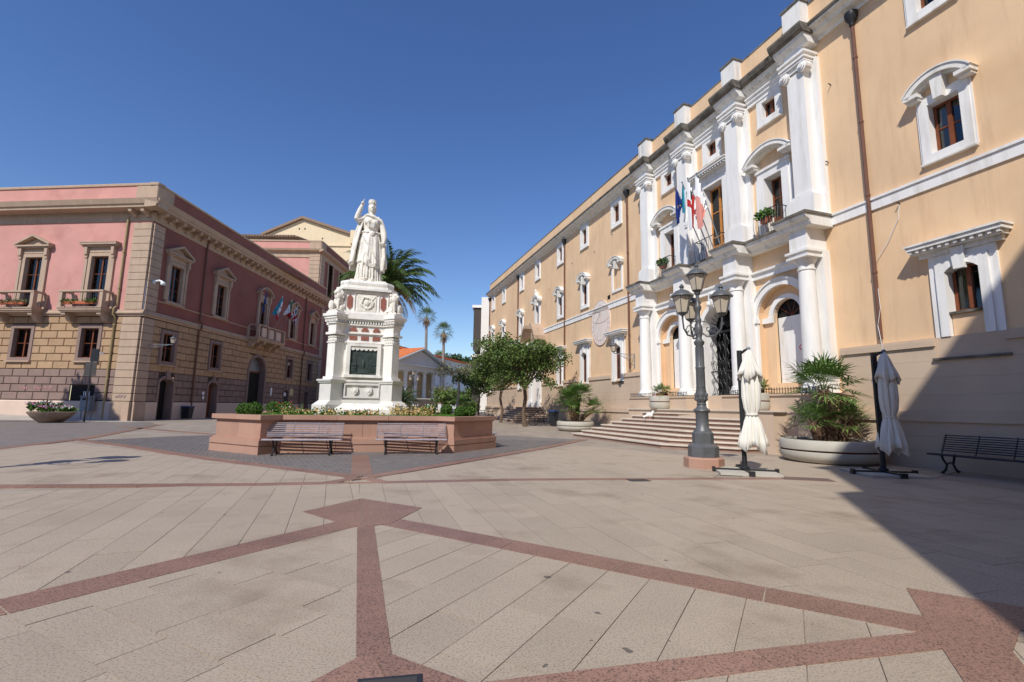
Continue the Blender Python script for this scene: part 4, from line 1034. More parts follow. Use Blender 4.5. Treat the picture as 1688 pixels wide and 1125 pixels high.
flag('f', 'red and white flag nearest the town hall balcony window', FA(15.3, o, z), FA(15.35, 1.6, 11.1), 2.2, [('flag_salmon', *ALL), ('flag_white', 0, 1, 0, .4)], 4, g1, .5)
z = 9.0; o = 1.1
flag('f', 'dark blue flag with yellow stars on the palazzo balcony', FB(13.4, o, z), FB(13.5, o+.5, 12.9), 2.3, euro, 5, g2, .5)
flag('f', 'light blue, white and red flag on the palazzo balcony', FB(14.2, o, z), FB(14.7, o+1.6, 12.4), 1.9, [('flag_white', *ALL), ('flag_cyan', 0, 1, 0, .5), ('flag_red', .7, 1, .5, 1)], 6, g2, .55)
flag('f', 'green, white and red flag on the palazzo balcony', FB(16.2, o, z), FB(16.8, o+1.6, 12.5), 2.2, [('flag_white', *ALL), ('flag_green', 0, .2, 0, 1), ('flag_red', 0, 1, .55, 1)], 7, g2, .5)
flag('f', 'white flag with red cross and dark heads on the palazzo', FB(17.3, o, z), FB(18.2, o+1.6, 12.2), 2.3, moors, 8, g2, .45)
# ================================================================ raised flower bed and monument
MC = (-5.72, 18.3)
FBD = frame((-5.37, 18.0), radians(75), -1); FM = frame((-5.74, 18.35), radians(72.5), -1)
OCT = [(-2.46, 4.1), (2.46, 4.1), (2.93, 4.63), (4.63, 2.93), (4.1, 2.46), (4.1, -2.46), (4.63, -2.93), (2.93, -4.63), (2.46, -4.1), (-2.46, -4.1), (-2.93, -4.63), (-4.63, -2.93), (-4.1, -2.46), (-4.1, 2.46), (-4.63, 2.93), (-2.93, 4.63)]
OCT = [(x*.907, y*.907) for x, y in OCT]
def offs(poly, d):
    out = []; n = len(poly)
    for i in range(n):
        p0, p1, p2 = Vector(poly[i-1]), Vector(poly[i]), Vector(poly[(i+1) % n])
        e1, e2 = (p1-p0).normalized(), (p2-p1).normalized(); n1, n2 = Vector((-e1.y, e1.x)), Vector((-e2.y, e2.x))
        m = (n1+n2).normalized(); out.append(tuple(p1+m*(d/max(.3, m.dot(n1)))))
    return out
BED = thing('flower_bed', 'raised octagonal flower bed walled in pink granite round the monument', 'flower bed', (*MC, 0))
def ring(d0, d1, z0, z1, piece, name, m='pink_stone', gap=.004):
    A, B2 = offs(OCT, d0), offs(OCT, d1); n = len(OCT)
    for i in range(n):
        a0, a1, b0, b1 = (Vector(q) for q in (A[i], A[(i+1) % n], B2[i], B2[(i+1) % n])); L = (a1-a0).length
        k = max(1, round(L/piece)); g = gap/L
        for j in range(k):
            u, v = (j/k+(g if j else 0)), ((j+1)/k-(g if j < k-1 else 0))
            q = [a0.lerp(a1, u), a0.lerp(a1, v), b0.lerp(b1, v), b0.lerp(b1, u)]
            MB(FBD).prism([tuple(x) for x in q], z0, z1, 'z').build(name, m, BED)
ring(.10, -.2, -.02, .2, 1.7, 'base_stone'); ring(.07, -.2, .2, .23, 1.7, 'base_stone'); ring(.10, -.2, .23, .38, 1.7, 'base_stone')
ring(.05, -.2, .38, .43, 1.7, 'base_stone'); ring(0, -.2, .43, .9, 1.25, 'wall_stone'); ring(.04, -.2, .9, .93, 1.7, 'cap_stone'); ring(.1, -.25, .93, 1.06, 1.7, 'cap_stone')
MB(FBD).prism(offs(OCT, -.22), 0, 1.0, 'z').build('soil', 'soil', BED)
rg = random.Random(4); b = MB()
inn = offs(OCT, -.24)
def in_poly(p, poly):
    c = False; n = len(poly)
    for i in range(n):
        a, e = poly[i], poly[i-1]
        if (a[1] > p[1]) != (e[1] > p[1]) and p[0] < (e[0]-a[0])*(p[1]-a[1])/(e[1]-a[1])+a[0]: c = not c
    return c
cnt = 0
while cnt < 14000:
    p = (rg.uniform(-4.2, 4.2), rg.uniform(-4.2, 4.2))
    if not in_poly(p, inn) or (abs(p[0]) < 1.7 and abs(p[1]) < 1.6): continue
    x, y, _ = FBD(p[0], p[1], 0); h = rg.uniform(.04, .085); a = rg.random()*6.28; dx, dy = cos(a)*.012, sin(a)*.012; lx, ly = rg.gauss(0, .02), rg.gauss(0, .02)
    n0 = len(b.v); b.v += [(x-dx, y-dy, 1.0), (x+dx, y+dy, 1.0), (x+lx, y+ly, 1.0+h)]; b.f.append([n0, n0+1, n0+2]); b.mi.append(0); cnt += 1
o = b.build('lawn', 'grass', BED); o['kind'] = 'stuff'
MB(FBD).prism(offs(OCT, -.3), .95, 1.012, 'z').build('turf', 'grass', BED)
# ---- pedestal
MN = thing('monument_pedestal', 'white marble monument pedestal with diagonal corner piers and bronze relief', 'pedestal', (*MC, 1.0))
def diag(b, r0, r1, hw, z0, z1, q):
    sx, sy = q; d = Vector((sx, sy)).normalized(); s = Vector((-d.y, d.x))
    P = [d*r0-s*hw, d*r1-s*hw, d*r1+s*hw, d*r0+s*hw]; b.prism([tuple(x) for x in P], z0, z1, 'z'); return b
def octa(h, c): return [(-c, h), (c, h), (h, c), (h, -c), (c, -h), (-c, -h), (-h, -c), (-h, c)]
Q4 = [(-1, 1), (1, 1), (1, -1), (-1, -1)]
b = MB(FM); b.prism(octa(1.6, 1.3), .98, 1.1, 'z'); b.prism(octa(1.5, 1.25), 1.1, 1.2, 'z'); b.build('step', 'grey_marble', MN)
b = MB(FM)
for s, ax in ((1, 0), (-1, 0), (1, 1), (-1, 1)):
    q = [(-1.05, 1.42*s), (1.05, 1.42*s)], [(-.85, 1.0*s), (.85, 1.0*s)]
    pts = [(*q[0][0], 1.2), (*q[0][1], 1.2), (*q[1][1], 1.47), (*q[1][0], 1.47), (*q[1][0], 1.2), (*q[1][1], 1.2)]
    if ax: pts = [(p[1], p[0], p[2]) for p in pts]
    b.add(pts, [(0, 1, 2, 3), (0, 3, 4), (1, 5, 2), (4, 3, 2, 5)])
b.build('sloping_apron', 'marble', MN)
b = MB(FM); b.prism(octa(1.02, 1.0), 1.15, 2.2, 'z'); b.prism(octa(1.08, 1.06), 1.15, 1.55, 'z'); lo = b.build('lower_die', 'grey_marble', MN)
for q in Q4:
    b = MB(FM); diag(b, .9, 1.98, .34, 1.15, 1.36, q)
    sx, sy = q; d = Vector((sx, sy)).normalized(); s = Vector((-d.y, d.x))
    a = [d*.9-s*.34, d*1.98-s*.34, d*1.98+s*.34, d*.9+s*.34]; c = [d*.9-s*.28, d*1.75-s*.28, d*1.75+s*.28, d*.9+s*.28]
    b.add([(*x, 1.36) for x in a]+[(*x, 1.52) for x in c], [(0, 1, 5, 4), (1, 2, 6, 5), (2, 3, 7, 6), (4, 5, 6, 7)])
    diag(b, .9, 1.75, .28, 1.52, 2.14, q); diag(b, .9, 1.8, .32, 2.14, 2.2, q); diag(b, .9, 1.84, .35, 2.2, 2.26, q)
    b.build('pier_base', 'grey_marble', MN)
    b = MB(FM); diag(b, .9, 1.67, .24, 2.26, 2.36, q); diag(b, .9, 1.6, .185, 2.36, 3.58, q)
    diag(b, .9, 1.63, .21, 3.58, 3.62, q); diag(b, .9, 1.57, .17, 3.62, 3.86, q)
    for k in range(5):
        for lay_ in range(2):
            for side in range(3):
                w = -.15+.075*k
                c = d*1.58+s*w if side == 0 else d*(1.2+.09*k)+s*(.18 if side == 1 else -.18)
                b.blob((c.x, c.y, 3.68+.11*lay_+(.02 if k % 2 else 0)), (.04, .04, .055), 6, 5)
    diag(b, .9, 1.67, .25, 3.88, 3.96, q); pier = b.build('pier', 'marble', MN)
    b = MB(FM); diag(b, .9, 1.6, .19, 3.96, 4.28, q); diag(b, .9, 1.66, .26, 4.28, 4.32, q); diag(b, .9, 1.68, .28, 4.42, 4.46, q); diag(b, .9, 1.76, .35, 4.54, 4.64, q); diag(b, .9, 1.72, .31, 4.46, 4.54, q); diag(b, .9, 1.68, .28, 4.64, 4.72, q)
    for k in range(7):
        w = -.24+.08*k
        for c in (d*1.68+s*w, d*(1.2+.08*k)+s*.28, d*(1.2+.08*k)-s*.28): b.box(c.x-.02, c.x+.02, c.y-.02, c.y+.02, 4.34, 4.43)
    b.build('pier_entablature', 'marble', MN)
b = MB(FM); b.prism(octa(1.06, 1.0), 2.2, 2.27, 'z'); b.prism(octa(.96, .95), 2.27, 4.27, 'z'); b.prism(octa(1.02, 1.0), 3.62, 3.66, 'z'); b.prism(octa(1.02, 1.0), 3.96, 4.0, 'z'); b.prism(octa(1.02, 1.0), 4.27, 4.34, 'z'); b.prism(octa(1.06, 1.0), 4.43, 4.5, 'z'); b.prism(octa(1.12, 1.02), 4.5, 4.62, 'z'); b.prism(octa(1.12, .95), 4.62, 4.72, 'z')
body = b.build('body', 'marble', MN)
b = MB(FM)
for k in range(21):
    x = -.95+.095*k; b.box(x-.026, x+.026, .95, 1.05, 4.34, 4.43); b.box(.95, 1.05, x-.026, x+.026, 4.34, 4.43); b.box(-1.05, -.95, x-.026, x+.026, 4.34, 4.43)
b.build('dentils', 'marble', MN)
# front: shields, relief in a frame, red granite insets
b = MB(FM); b.box(-.62, .62, 1.06, 1.09, 1.62, 1.68); b.box(-.62, -.57, 1.02, 1.09, 1.68, 2.08); b.box(.57, .62, 1.02, 1.09, 1.68, 2.08); b.box(-.62, .62, 1.02, 1.09, 2.08, 2.13); b.build('panel_frame', 'grey_marble', MN)
for x in (-.24, .24):
    sh = MB(FM).prism([(x-.1, 2.0), (x+.1, 2.0), (x+.11, 1.86), (x, 1.72), (x-.11, 1.86)], 1.02, 1.1, 'o').build('shield', 'marble', MN)
    MB(FM).blob((x, 1.1, 1.88), (.06, .03, .07), 8, 6).build('shield_charge', 'marble', sh)
b = MB(FM); b.box(-.6, -.47, .96, 1.08, 2.46, 3.5); b.box(.47, .6, .96, 1.08, 2.46, 3.5); b.box(-.6, .6, .96, 1.08, 3.5, 3.6); b.box(-.66, .66, .96, 1.12, 2.36, 2.46); b.build('relief_frame', 'marble', MN)
rel = MB(FM).box(-.47, .47, .94, .99, 2.46, 3.5).build('bronze_relief', 'bronze', MN)
b = MB(FM); rb = random.Random(6)
for k in range(26):
    s_ = rb.choice((-1, 1)); x = s_*rb.uniform(.22, .48); h = rb.uniform(.2, .3); b.blob((x, 1.0, 2.55+h/2), (.035, .03, h/2), 6, 5); b.blob((x, 1.01, 2.57+h), (.03, .03, .035), 6, 5)
b.blob((0, 1.0, 2.85), (.06, .03, .18), 8, 6); b.box(-.2, .2, .99, 1.01, 2.52, 2.62); b.box(-.16, .16, .99, 1.01, 2.62, 2.7)
for k in range(5): b.box(-.5+.22*k, -.47+.22*k, .99, 1.005, 2.75, 3.2)
b.build('relief_figures', 'bronze', rel)
b = MB(FM)
for k in range(6): x = -.39+.156*k; b.prism([(x+.078*cos(pi+pi*j/8), 3.44+.09*sin(pi+pi*j/8)) for j in range(9)], .99, 1.04, 'o')
b.box(-.47, .47, .99, 1.04, 3.44, 3.5); b.build('scalloped_canopy', 'marble', MN)
for x in (-.41, 0, .41):
    MB(FM).prism([(x+.135*cos(pi*j/12), 4.06+.15*sin(pi*j/12)) for j in range(13)], .96, .985, 'o').build('arched_inset', 'porphyry', MN)
    MB(FM).box(x-.135, x+.135, .96, .985, 3.74, 3.88).build('square_inset', 'porphyry', MN)
# upper block
b = MB(FM); b.prism(octa(1.06, .82), 4.72, 4.8, 'z'); b.prism(octa(.96, .76), 4.8, 5.5, 'z'); b.prism(octa(1.02, .8), 5.5, 5.54, 'z'); b.prism(octa(1.1, .86), 5.6, 5.68, 'z')
up = b.build('upper_die', 'marble', MN)
b = MB(FM)
for k in range(19): x = -.76+.0845*k; b.box(x-.02, x+.02, .97, 1.05, 5.54, 5.6)
b.prism(octa(1.0, .8), 5.54, 5.6, 'z'); b.build('bead_moulding', 'marble', MN)
for x in (-.6, .6):
    MB(FM).prism([(x-.1, 4.98), (x, 4.86), (x+.1, 4.98), (x+.1, 5.32), (x, 5.44), (x-.1, 5.32)], .96, .985, 'o').build('hexagon_inset', 'porphyry', MN)
    b = MB(FM); b.box(x-.18, x-.155, .96, 1.0, 4.84, 5.46); b.box(x+.155, x+.18, .96, 1.0, 4.84, 5.46); b.build('fillet', 'marble', MN)
b = MB(FM); rb = random.Random(2); b.box(-.34, .34, .96, .99, 4.84, 5.46)
for k in range(46): a = 2*pi*k/46; r = .2+rb.uniform(-.03, .03); b.blob((r*cos(a), 1.01, 5.15+r*sin(a)), (.04, .03, .04), 5, 4)
b.blob((0, 1.01, 5.15), (.1, .04, .11), 8, 6)
for s in (-1, 1): b.tube([(s*.3, 1.0, 5.4), (-s*.05, 1.0, 4.95)], .015, 4)
b.build('wreath_relief', 'statue_marble', MN)
b = MB(FM); b.prism(octa(.98, .74), 5.68, 5.8, 'z'); b.build('socle', 'marble', MN)
n = 8; P = octa(.92, .66)
def rnd_oct(b, P, z0, z1, bul):
    for k in range(4):
        a0, a1 = pi*k/4-pi/2, pi*(k+1)/4-pi/2; s0, s1 = 1+bul*cos(a0), 1+bul*cos(a1); h0, h1 = (z0+z1)/2+(z1-z0)/2*sin(a0), (z0+z1)/2+(z1-z0)/2*sin(a1)
        b.add([(p[0]*s0, p[1]*s0, h0) for p in P]+[(p[0]*s1, p[1]*s1, h1) for p in P], [(i, (i+1) % 8, 8+(i+1) % 8, 8+i) for i in range(8)]+([list(range(8, 16))] if k == 3 else []))
b = MB(FM); rnd_oct(b, P, 5.8, 6.0, .07); b.build('torus', 'marble', MN)
MB(FM).box(-.66, .66, -.5, .56, 6.0, 6.13).build('statue_plate', 'statue_marble', MN)
# ---- statue: one continuous marble figure
def remesh(o, vox, smooth=3):
    m = o.modifiers.new('fuse', 'REMESH'); m.mode = 'VOXEL'; m.voxel_size = vox; m.use_smooth_shade = True
    if smooth: s = o.modifiers.new('soften', 'SMOOTH'); s.iterations = smooth; s.factor = .5
    return o
S = MB(FM)
def gown(prof, nf, amp, ph, n=72, cx=0, cy=0, hem=None):
    vs = []; fs = []
    for (z, rx, ry, a, ox) in prof:
        for i in range(n):
            t = 2*pi*i/n; k = 1+a*amp*(sin(nf*t+ph+z*1.3)+.5*sin(nf*2.3*t+z*2.1))
            zz = z+(hem(t) if hem and z == prof[0][0] else 0)
            vs.append((cx+ox+rx*k*cos(t), cy+ry*k*sin(t), zz))
    for j in range(len(prof)-1):
        for i in range(n): q = (i+1) % n; fs.append((j*n+i, j*n+q, (j+1)*n+q, (j+1)*n+i))
    fs.append(list(range(n-1, -1, -1))); fs.append(list(range((len(prof)-1)*n, len(prof)*n)))
    S.add(vs, fs)
gown([(6.12, .52, .43, 1, .0), (6.3, .47, .39, 1, 0), (6.7, .45, .37, .9, 0), (7.2, .42, .35, .7, 0), (7.8, .38, .31, .5, 0), (8.15, .29, .22, .2, 0), (8.3, .28, .22, .1, 0), (8.5, .32, .25, .1, 0), (8.68, .34, .25, .05, 0), (8.82, .32, .2, 0, 0), (8.92, .2, .14, 0, 0), (8.99, .1, .1, 0, 0)], 13, .09, .4)
gown([(6.86, .5, .44, 1, .02), (6.9, .52, .45, 1, .02), (7.3, .475, .41, .9, .01), (7.8, .42, .35, .7, 0), (8.1, .345, .27, .4, 0), (8.2, .32, .25, .2, 0)], 9, .075, 1.2, hem=lambda t: -.18*cos(t-.6)-.05*sin(5*t))
# girdle and bodice
for k in range(16): a = 2*pi*k/16; S.blob((.33*cos(a), .26*sin(a), 8.17+.02*sin(3*a)), (.07, .06, .05), 6, 5)
S.blob((.05, .28, 8.1), (.1, .06, .12), 8, 6); S.blob((-.13, .2, 8.58), (.14, .12, .13), 8, 6); S.blob((.13, .2, 8.58), (.14, .12, .13), 8, 6)
for k in range(5): S.tube([(-.28+.02*k, .1+.03*k, 8.75-.05*k), (-.1, .31, 8.5-.04*k), (.1, .31, 8.46-.03*k), (.28, .14, 8.6-.05*k)], .014, 4)
# long folds falling down the front
for k in range(13):
    a = radians(25+130*k/12); x0, y0 = .31*cos(a), .25*sin(a); x1, y1 = .49*cos(a+.12*sin(k)), .44*sin(a)
    S.tube([(x0, y0, 8.05), (x0*1.2+.02, y0*1.25, 7.6), (x1*.96, y1*.96, 7.15), (x1, y1, 6.88+.1*sin(k*2.1))], [.014, .02, .026, .03], 5)
for k in range(12):
    a = radians(20+140*k/11); S.tube([(.45*cos(a), .37*sin(a), 6.9), (.5*cos(a), .42*sin(a), 6.4), (.56*cos(a+.06), .47*sin(a), 6.13)], [.018, .024, .03], 5)
S.tube([(-.3, .34, 7.95), (-.05, .42, 7.55), (.2, .45, 7.1), (.26, .46, 6.85)], .03, 6); S.tube([(-.36, .26, 7.75), (-.15, .42, 7.25), (.0, .48, 6.95)], .03, 6)
S.blob((-.16, .52, 6.17), (.09, .16, .06), 8, 6); S.blob((.14, .5, 6.17), (.09, .14, .06), 8, 6)
# cloak hung from the shoulders, open in front
def cloak(a0, a1, prof, th=.055, n=30):
    vs = []; fs = []; m = len(prof)
    for lay_ in (0, 1):
        for (z, r, ox, oy) in prof:
            for i in range(n+1):
                t = a0+(a1-a0)*i/n; f = 1+(.055*sin(t*11+z)+.03*sin(t*23))*(9.0-z)/2.2; q = (r-th*lay_)*f
                vs.append((ox+q*cos(t), oy+q*.8*sin(t), z+(.0 if z > 7 else .12*sin(t*3))))
    N = n+1
    for lay_ in (0, 1):
        o0 = lay_*m*N
        for j in range(m-1):
            for i in range(n): fs.append((o0+j*N+i, o0+j*N+i+1, o0+(j+1)*N+i+1, o0+(j+1)*N+i))
    for j in range(m-1):
        for i in (0, n): fs.append((j*N+i, (j+1)*N+i, m*N+(j+1)*N+i, m*N+j*N+i))
    for i in range(n):
        for j in (0, m-1): fs.append((j*N+i, j*N+i+1, m*N+j*N+i+1, m*N+j*N+i))
    S.add(vs, fs)
cloak(radians(148), radians(385), [(6.8, .72, -.05, -.04), (7.1, .69, -.05, -.03), (7.6, .6, -.03, -.02), (8.1, .5, -.02, 0), (8.5, .42, 0, 0), (8.78, .36, 0, 0), (8.9, .3, 0, 0)])
S.tube([(-.3, .06, 8.84), (-.15, .2, 8.9), (.05, .26, 8.82), (.26, .2, 8.7), (.42, .06, 8.55)], [.05, .05, .05, .06, .07], 7)
for k in range(4): S.tube([(.3+.03*k, .1, 8.72-.04*k), (.46+.02*k, .14, 8.3), (.56, .12-.05*k, 7.7), (.6-.03*k, .12-.08*k, 7.0)], [.04, .05, .06, .06], 6)
S.tube([(.52, .2, 7.72), (.56, .2, 7.2), (.5, .22, 6.62)], [.06, .08, .09], 7)
for k in range(3): S.tube([(-.32-.04*k, .02, 8.8), (-.45-.05*k, .08, 8.2), (-.56-.05*k, .1-.06*k, 7.5), (-.64-.03*k, .08-.08*k, 6.85)], [.04, .05, .06, .07], 6)
# head, hair, crown
S.tube([(0, .02, 8.86), (0, .04, 9.12)], [.1, .085], 10); S.blob((0, .06, 9.24), (.115, .135, .165), 16, 12); S.blob((0, .1, 9.15), (.085, .09, .09), 10, 8)
S.tube([(0, .185, 9.3), (0, .225, 9.22)], [.016, .026], 6); S.blob((0, .19, 9.155), (.04, .02, .014), 8, 5); S.blob((0, .175, 9.1), (.04, .035, .03), 8, 6)
for s in (-1, 1): S.tube([(s*.075, .165, 9.29), (s*.03, .188, 9.3)], .013, 5); S.blob((s*.048, .172, 9.262), (.022, .014, .012), 6, 5); S.blob((s*.06, .14, 9.19), (.04, .04, .04), 8, 6)
for s in (-1, 1):
    for k in range(6): S.blob((s*(.115+.015*sin(k)), .06-.02*k*.5, 9.3-.05*k), (.045, .065, .045), 7, 5)
S.blob((0, -.04, 9.25), (.14, .12, .18), 10, 8); S.lathe(0, .045, [(.125, 9.36), (.13, 9.4), (.15, 9.42), (.145, 9.5), (.155, 9.53), (.15, 9.56), (.1, 9.565)], 18)
for k in range(10): a = 2*pi*k/10; S.blob((.15*cos(a), .045+.15*sin(a), 9.46), (.022, .022, .03), 5, 4)
# raised right arm with pointing finger
S.tube([(-.27, .03, 8.8), (-.42, .1, 8.7), (-.53, .15, 8.63), (-.56, .17, 8.68), (-.52, .2, 8.86), (-.46, .22, 9.06), (-.42, .23, 9.18)], [.13, .12, .115, .11, .1, .085, .06], 10)
S.tube([(-.43, .225, 9.12), (-.41, .23, 9.19)], [.085, .075], 10)
S.tube([(-.42, .23, 9.15), (-.4, .24, 9.25), (-.375, .25, 9.33)], [.05, .058, .05], 8)
S.tube([(-.355, .25, 9.35), (-.335, .26, 9.43), (-.31, .262, 9.51)], [.022, .02, .016], 6)
for k in range(3): S.tube([(-.365-.02*k, .265, 9.345), (-.36-.022*k, .33, 9.37-.015*k), (-.37-.02*k, .335, 9.31-.012*k), (-.385-.015*k, .29, 9.3)], .02, 6)
S.tube([(-.35, .25, 9.25), (-.315, .29, 9.29), (-.33, .325, 9.33)], [.024, .022, .018], 6)
# left arm lowered, hand holding a scroll
S.tube([(.3, .02, 8.78), (.42, .04, 8.5), (.5, .08, 8.22), (.53, .16, 8.0), (.52, .23, 7.84)], [.13, .125, .12, .095, .07], 10)
S.tube([(.52, .23, 7.86), (.51, .26, 7.76)], [.07, .06], 8)
for k in range(4): S.tube([(.49+.022*k-.03, .29, 7.79), (.47+.022*k-.03, .33, 7.73), (.475+.022*k-.03, .31, 7.67), (.49+.02*k-.03, .27, 7.69)], .02, 6)
S.tube([(.46, .25, 7.8), (.44, .3, 7.74), (.46, .33, 7.7)], .021, 6); S.tube([(.38, .3, 7.74), (.62, .26, 7.68)], .035, 8)
st = S.build('statue', 'statue_marble', None, True, FM(0, 0, 6.13)); remesh(st, .0125, 1)
tag(st, 'white marble statue of a crowned woman in robes raising one arm', 'statue')
# ---- seated lions with shields
def lion(q, label):
    F0 = FM; d = Vector(q).normalized(); c = d*1.34; a0 = atan2(d.y, d.x); k_ = .9
    def F(x, y, z): return F0(c.x+k_*(x*cos(a0)-y*sin(a0)), c.y+k_*(x*sin(a0)+y*cos(a0)), 4.72+z*.95)
    b = MB(F)
    b.box(-.3, .38, -.22, .22, 0, .06)
    b.blob((-.12, 0, .24), (.2, .17, .2), 10, 8); b.blob((.02, 0, .42), (.17, .15, .26), 10, 8, Matrix.Rotation(-.35, 3, 'Y'))
    for s in (-1, 1):
        b.tube([(.14, s*.09, .5), (.17, s*.1, .28), (.18, s*.1, .08)], [.07, .05, .045], 8); b.blob((.23, s*.1, .07), (.08, .055, .045), 8, 6); b.blob((-.02, s*.15, .16), (.16, .08, .13), 8, 6); b.blob((.1, s*.17, .07), (.1, .05, .045), 8, 6)
    b.blob((.08, 0, .64), (.17, .17, .2), 10, 8); b.blob((.13, 0, .78), (.13, .13, .13), 10, 8); b.blob((.24, 0, .74), (.08, .07, .07), 8, 6); b.blob((.3, 0, .76), (.02, .03, .02), 6, 4); b.blob((.24, 0, .685), (.06, .05, .03), 6, 4)
    rr = random.Random(3)
    for k in range(40):
        t, u = rr.uniform(-1.9, 1.9), rr.uniform(-.9, 1.2); b.blob((.06+.02*rr.random()-.14*abs(sin(t/2))**2, .165*sin(t), .66+.14*u), (.045, .045, .06), 5, 4)
    for s in (-1, 1): b.blob((.08, s*.11, .9), (.03, .03, .04), 6, 4); b.blob((.235, s*.055, .8), (.02, .02, .02), 5, 4)
    b.tube([(-.28, 0, .12), (-.34, .12, .1), (-.22, .24, .1), (-.05, .25, .14)], .03, 6)
    o = b.build('lion_statue', 'statue_marble', None, True, F(0, 0, 0)); remesh(o, .011, 1); tag(o, label, 'lion statue', 'lions on the monument piers')
    return o
def lion_shield(q, side, label):
    d = Vector(q).normalized(); c = d*1.34; a0 = atan2(d.y, d.x); k_ = .9
    def F(x, y, z): return FM(c.x+k_*(x*cos(a0)-y*sin(a0)), c.y+k_*(x*sin(a0)+y*cos(a0)), 4.72+z*.95)
    b = MB(F); yc = side*.13
    b.prism([(yc+.13*cos(2*pi*i/18), .26+.18*sin(2*pi*i/18)) for i in range(18)], .29, .34, 't'); b.prism([(yc+.09*cos(2*pi*i/18), .26+.13*sin(2*pi*i/18)) for i in range(18)], .34, .36, 't')
    tag(b.build('stone_shield', 'statue_marble', None, False, F(.3, yc, .06)), label, 'shield')
lion((-1, 1), 'seated stone lion with shield on the left monument pier'); lion((1, 1), 'seated stone lion with shield on the right monument pier')
lion_shield((-1, 1), 1, 'oval stone shield held by the left monument lion'); lion_shield((1, 1), -1, 'oval stone shield held by the right monument lion')
# ---- planting in the bed
def ball_bush(F, x, y, z, r, label, rs, m='leaf_box', sq=.9):
    P = F(x, y, z); t = thing('box_bush', label, 'bush', P, 'clipped box bushes in the bed'); rr = random.Random(rs); b = MB()
    for _ in range(1500):
        d = Vector((rr.gauss(0, 1), rr.gauss(0, 1), rr.gauss(0, 1))).normalized(); k = rr.uniform(.82, 1.05)+.06*sin(d.x*7+rs)*cos(d.z*6)
        p = Vector(P)+Vector((d.x*r*k, d.y*r*k, r*sq*(1+d.z*k)))
        leaf_tuft(b, p, 1, (0, 0, 0), .045, rr)
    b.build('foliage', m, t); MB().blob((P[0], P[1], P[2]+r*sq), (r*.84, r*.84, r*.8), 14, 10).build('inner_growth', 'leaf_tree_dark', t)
    return t
ball_bush(FBD, -3.15, 3.0, 1.0, .22, 'round box bush at the bed front left corner, right one of the pair', 1)
ball_bush(FBD, -3.5, 2.65, 1.0, .2, 'round box bush at the bed front left corner, left one of the pair', 2)
ball_bush(FBD, 3.05, 2.9, 1.0, .2, 'round box bush at the bed front right corner, left one of the pair', 3)
ball_bush(FBD, 3.4, 2.6, 1.0, .2, 'round box bush at the bed front right corner, right one of the pair', 4)
ball_bush(FBD, 3.1, -1.2, 1.0, .24, 'round box bush behind the dry flowers right of the monument', 5)
ball_bush(FBD, 2.35, -.6, 1.0, .23, 'dark box bush beside the right monument pier', 6)
ball_bush(FBD, -3.5, -1.3, 1.0, .24, 'box bush at the back left of the bed, left one', 7); ball_bush(FBD, -3.1, -1.6, 1.0, .24, 'box bush at the back left of the bed, right one', 8)
def flowers(F, pts, label, rs, dry=.3, cols=('petal_red', 'petal_white'), h=.25):
    P = F(*pts[0], 1.0); t = thing('flower_clump', label, 'flowers', P); rr = random.Random(rs); lf = MB(); st_ = MB(); pt = MB()
    for (x, y) in pts:
        for _ in range(12):
            X, Y, Z = F(x+rr.gauss(0, .12), y+rr.gauss(0, .12), 1.0); hh = h*rr.uniform(.5, 1.25); tip = Vector((X+rr.gauss(0, .06), Y+rr.gauss(0, .06), Z+hh))
            g = st_ if rr.random() < dry else lf
            leaf_tuft(g, (tip+Vector((X, Y, Z)))/2, 6, (.07, .07, hh*.5), .07, rr, .8)
            if rr.random() < .3:
                pt.cur = rr.randrange(len(cols)); leaf_tuft(pt, tip, 5, (.018, .018, .014), .032, rr)
    if lf.v: lf.build('leaves', 'leaf_box', t)['kind'] = 'stuff'
    if st_.v: st_.build('dry_stems', 'straw', t)['kind'] = 'stuff'
    if pt.v: pt.build('petals', list(cols), t)['kind'] = 'stuff'
flowers(FBD, [(-2.50+.2*k, 1.9+.1*(k % 3)) for k in range(9)], 'red and white flowers at the foot of the left monument pier', 1, .3)
flowers(FBD, [(-0.60+.16*k, 1.95+.08*(k % 2)) for k in range(7)], 'low half-dried flowers in front of the monument', 2, .6, h=.2)
flowers(FBD, [(0.85+.17*k, 1.8-.1*(k % 3)) for k in range(9)], 'dry straw-coloured flowers at the right monument pier', 3, .9, ('petal_white', 'petal_white'), .36)
flowers(FBD, [(-2.80+.15*k, 1.2-.15*(k % 2)) for k in range(4)], 'tall red blooms left of the monument', 4, .2, ('petal_red', 'petal_red'), .36)
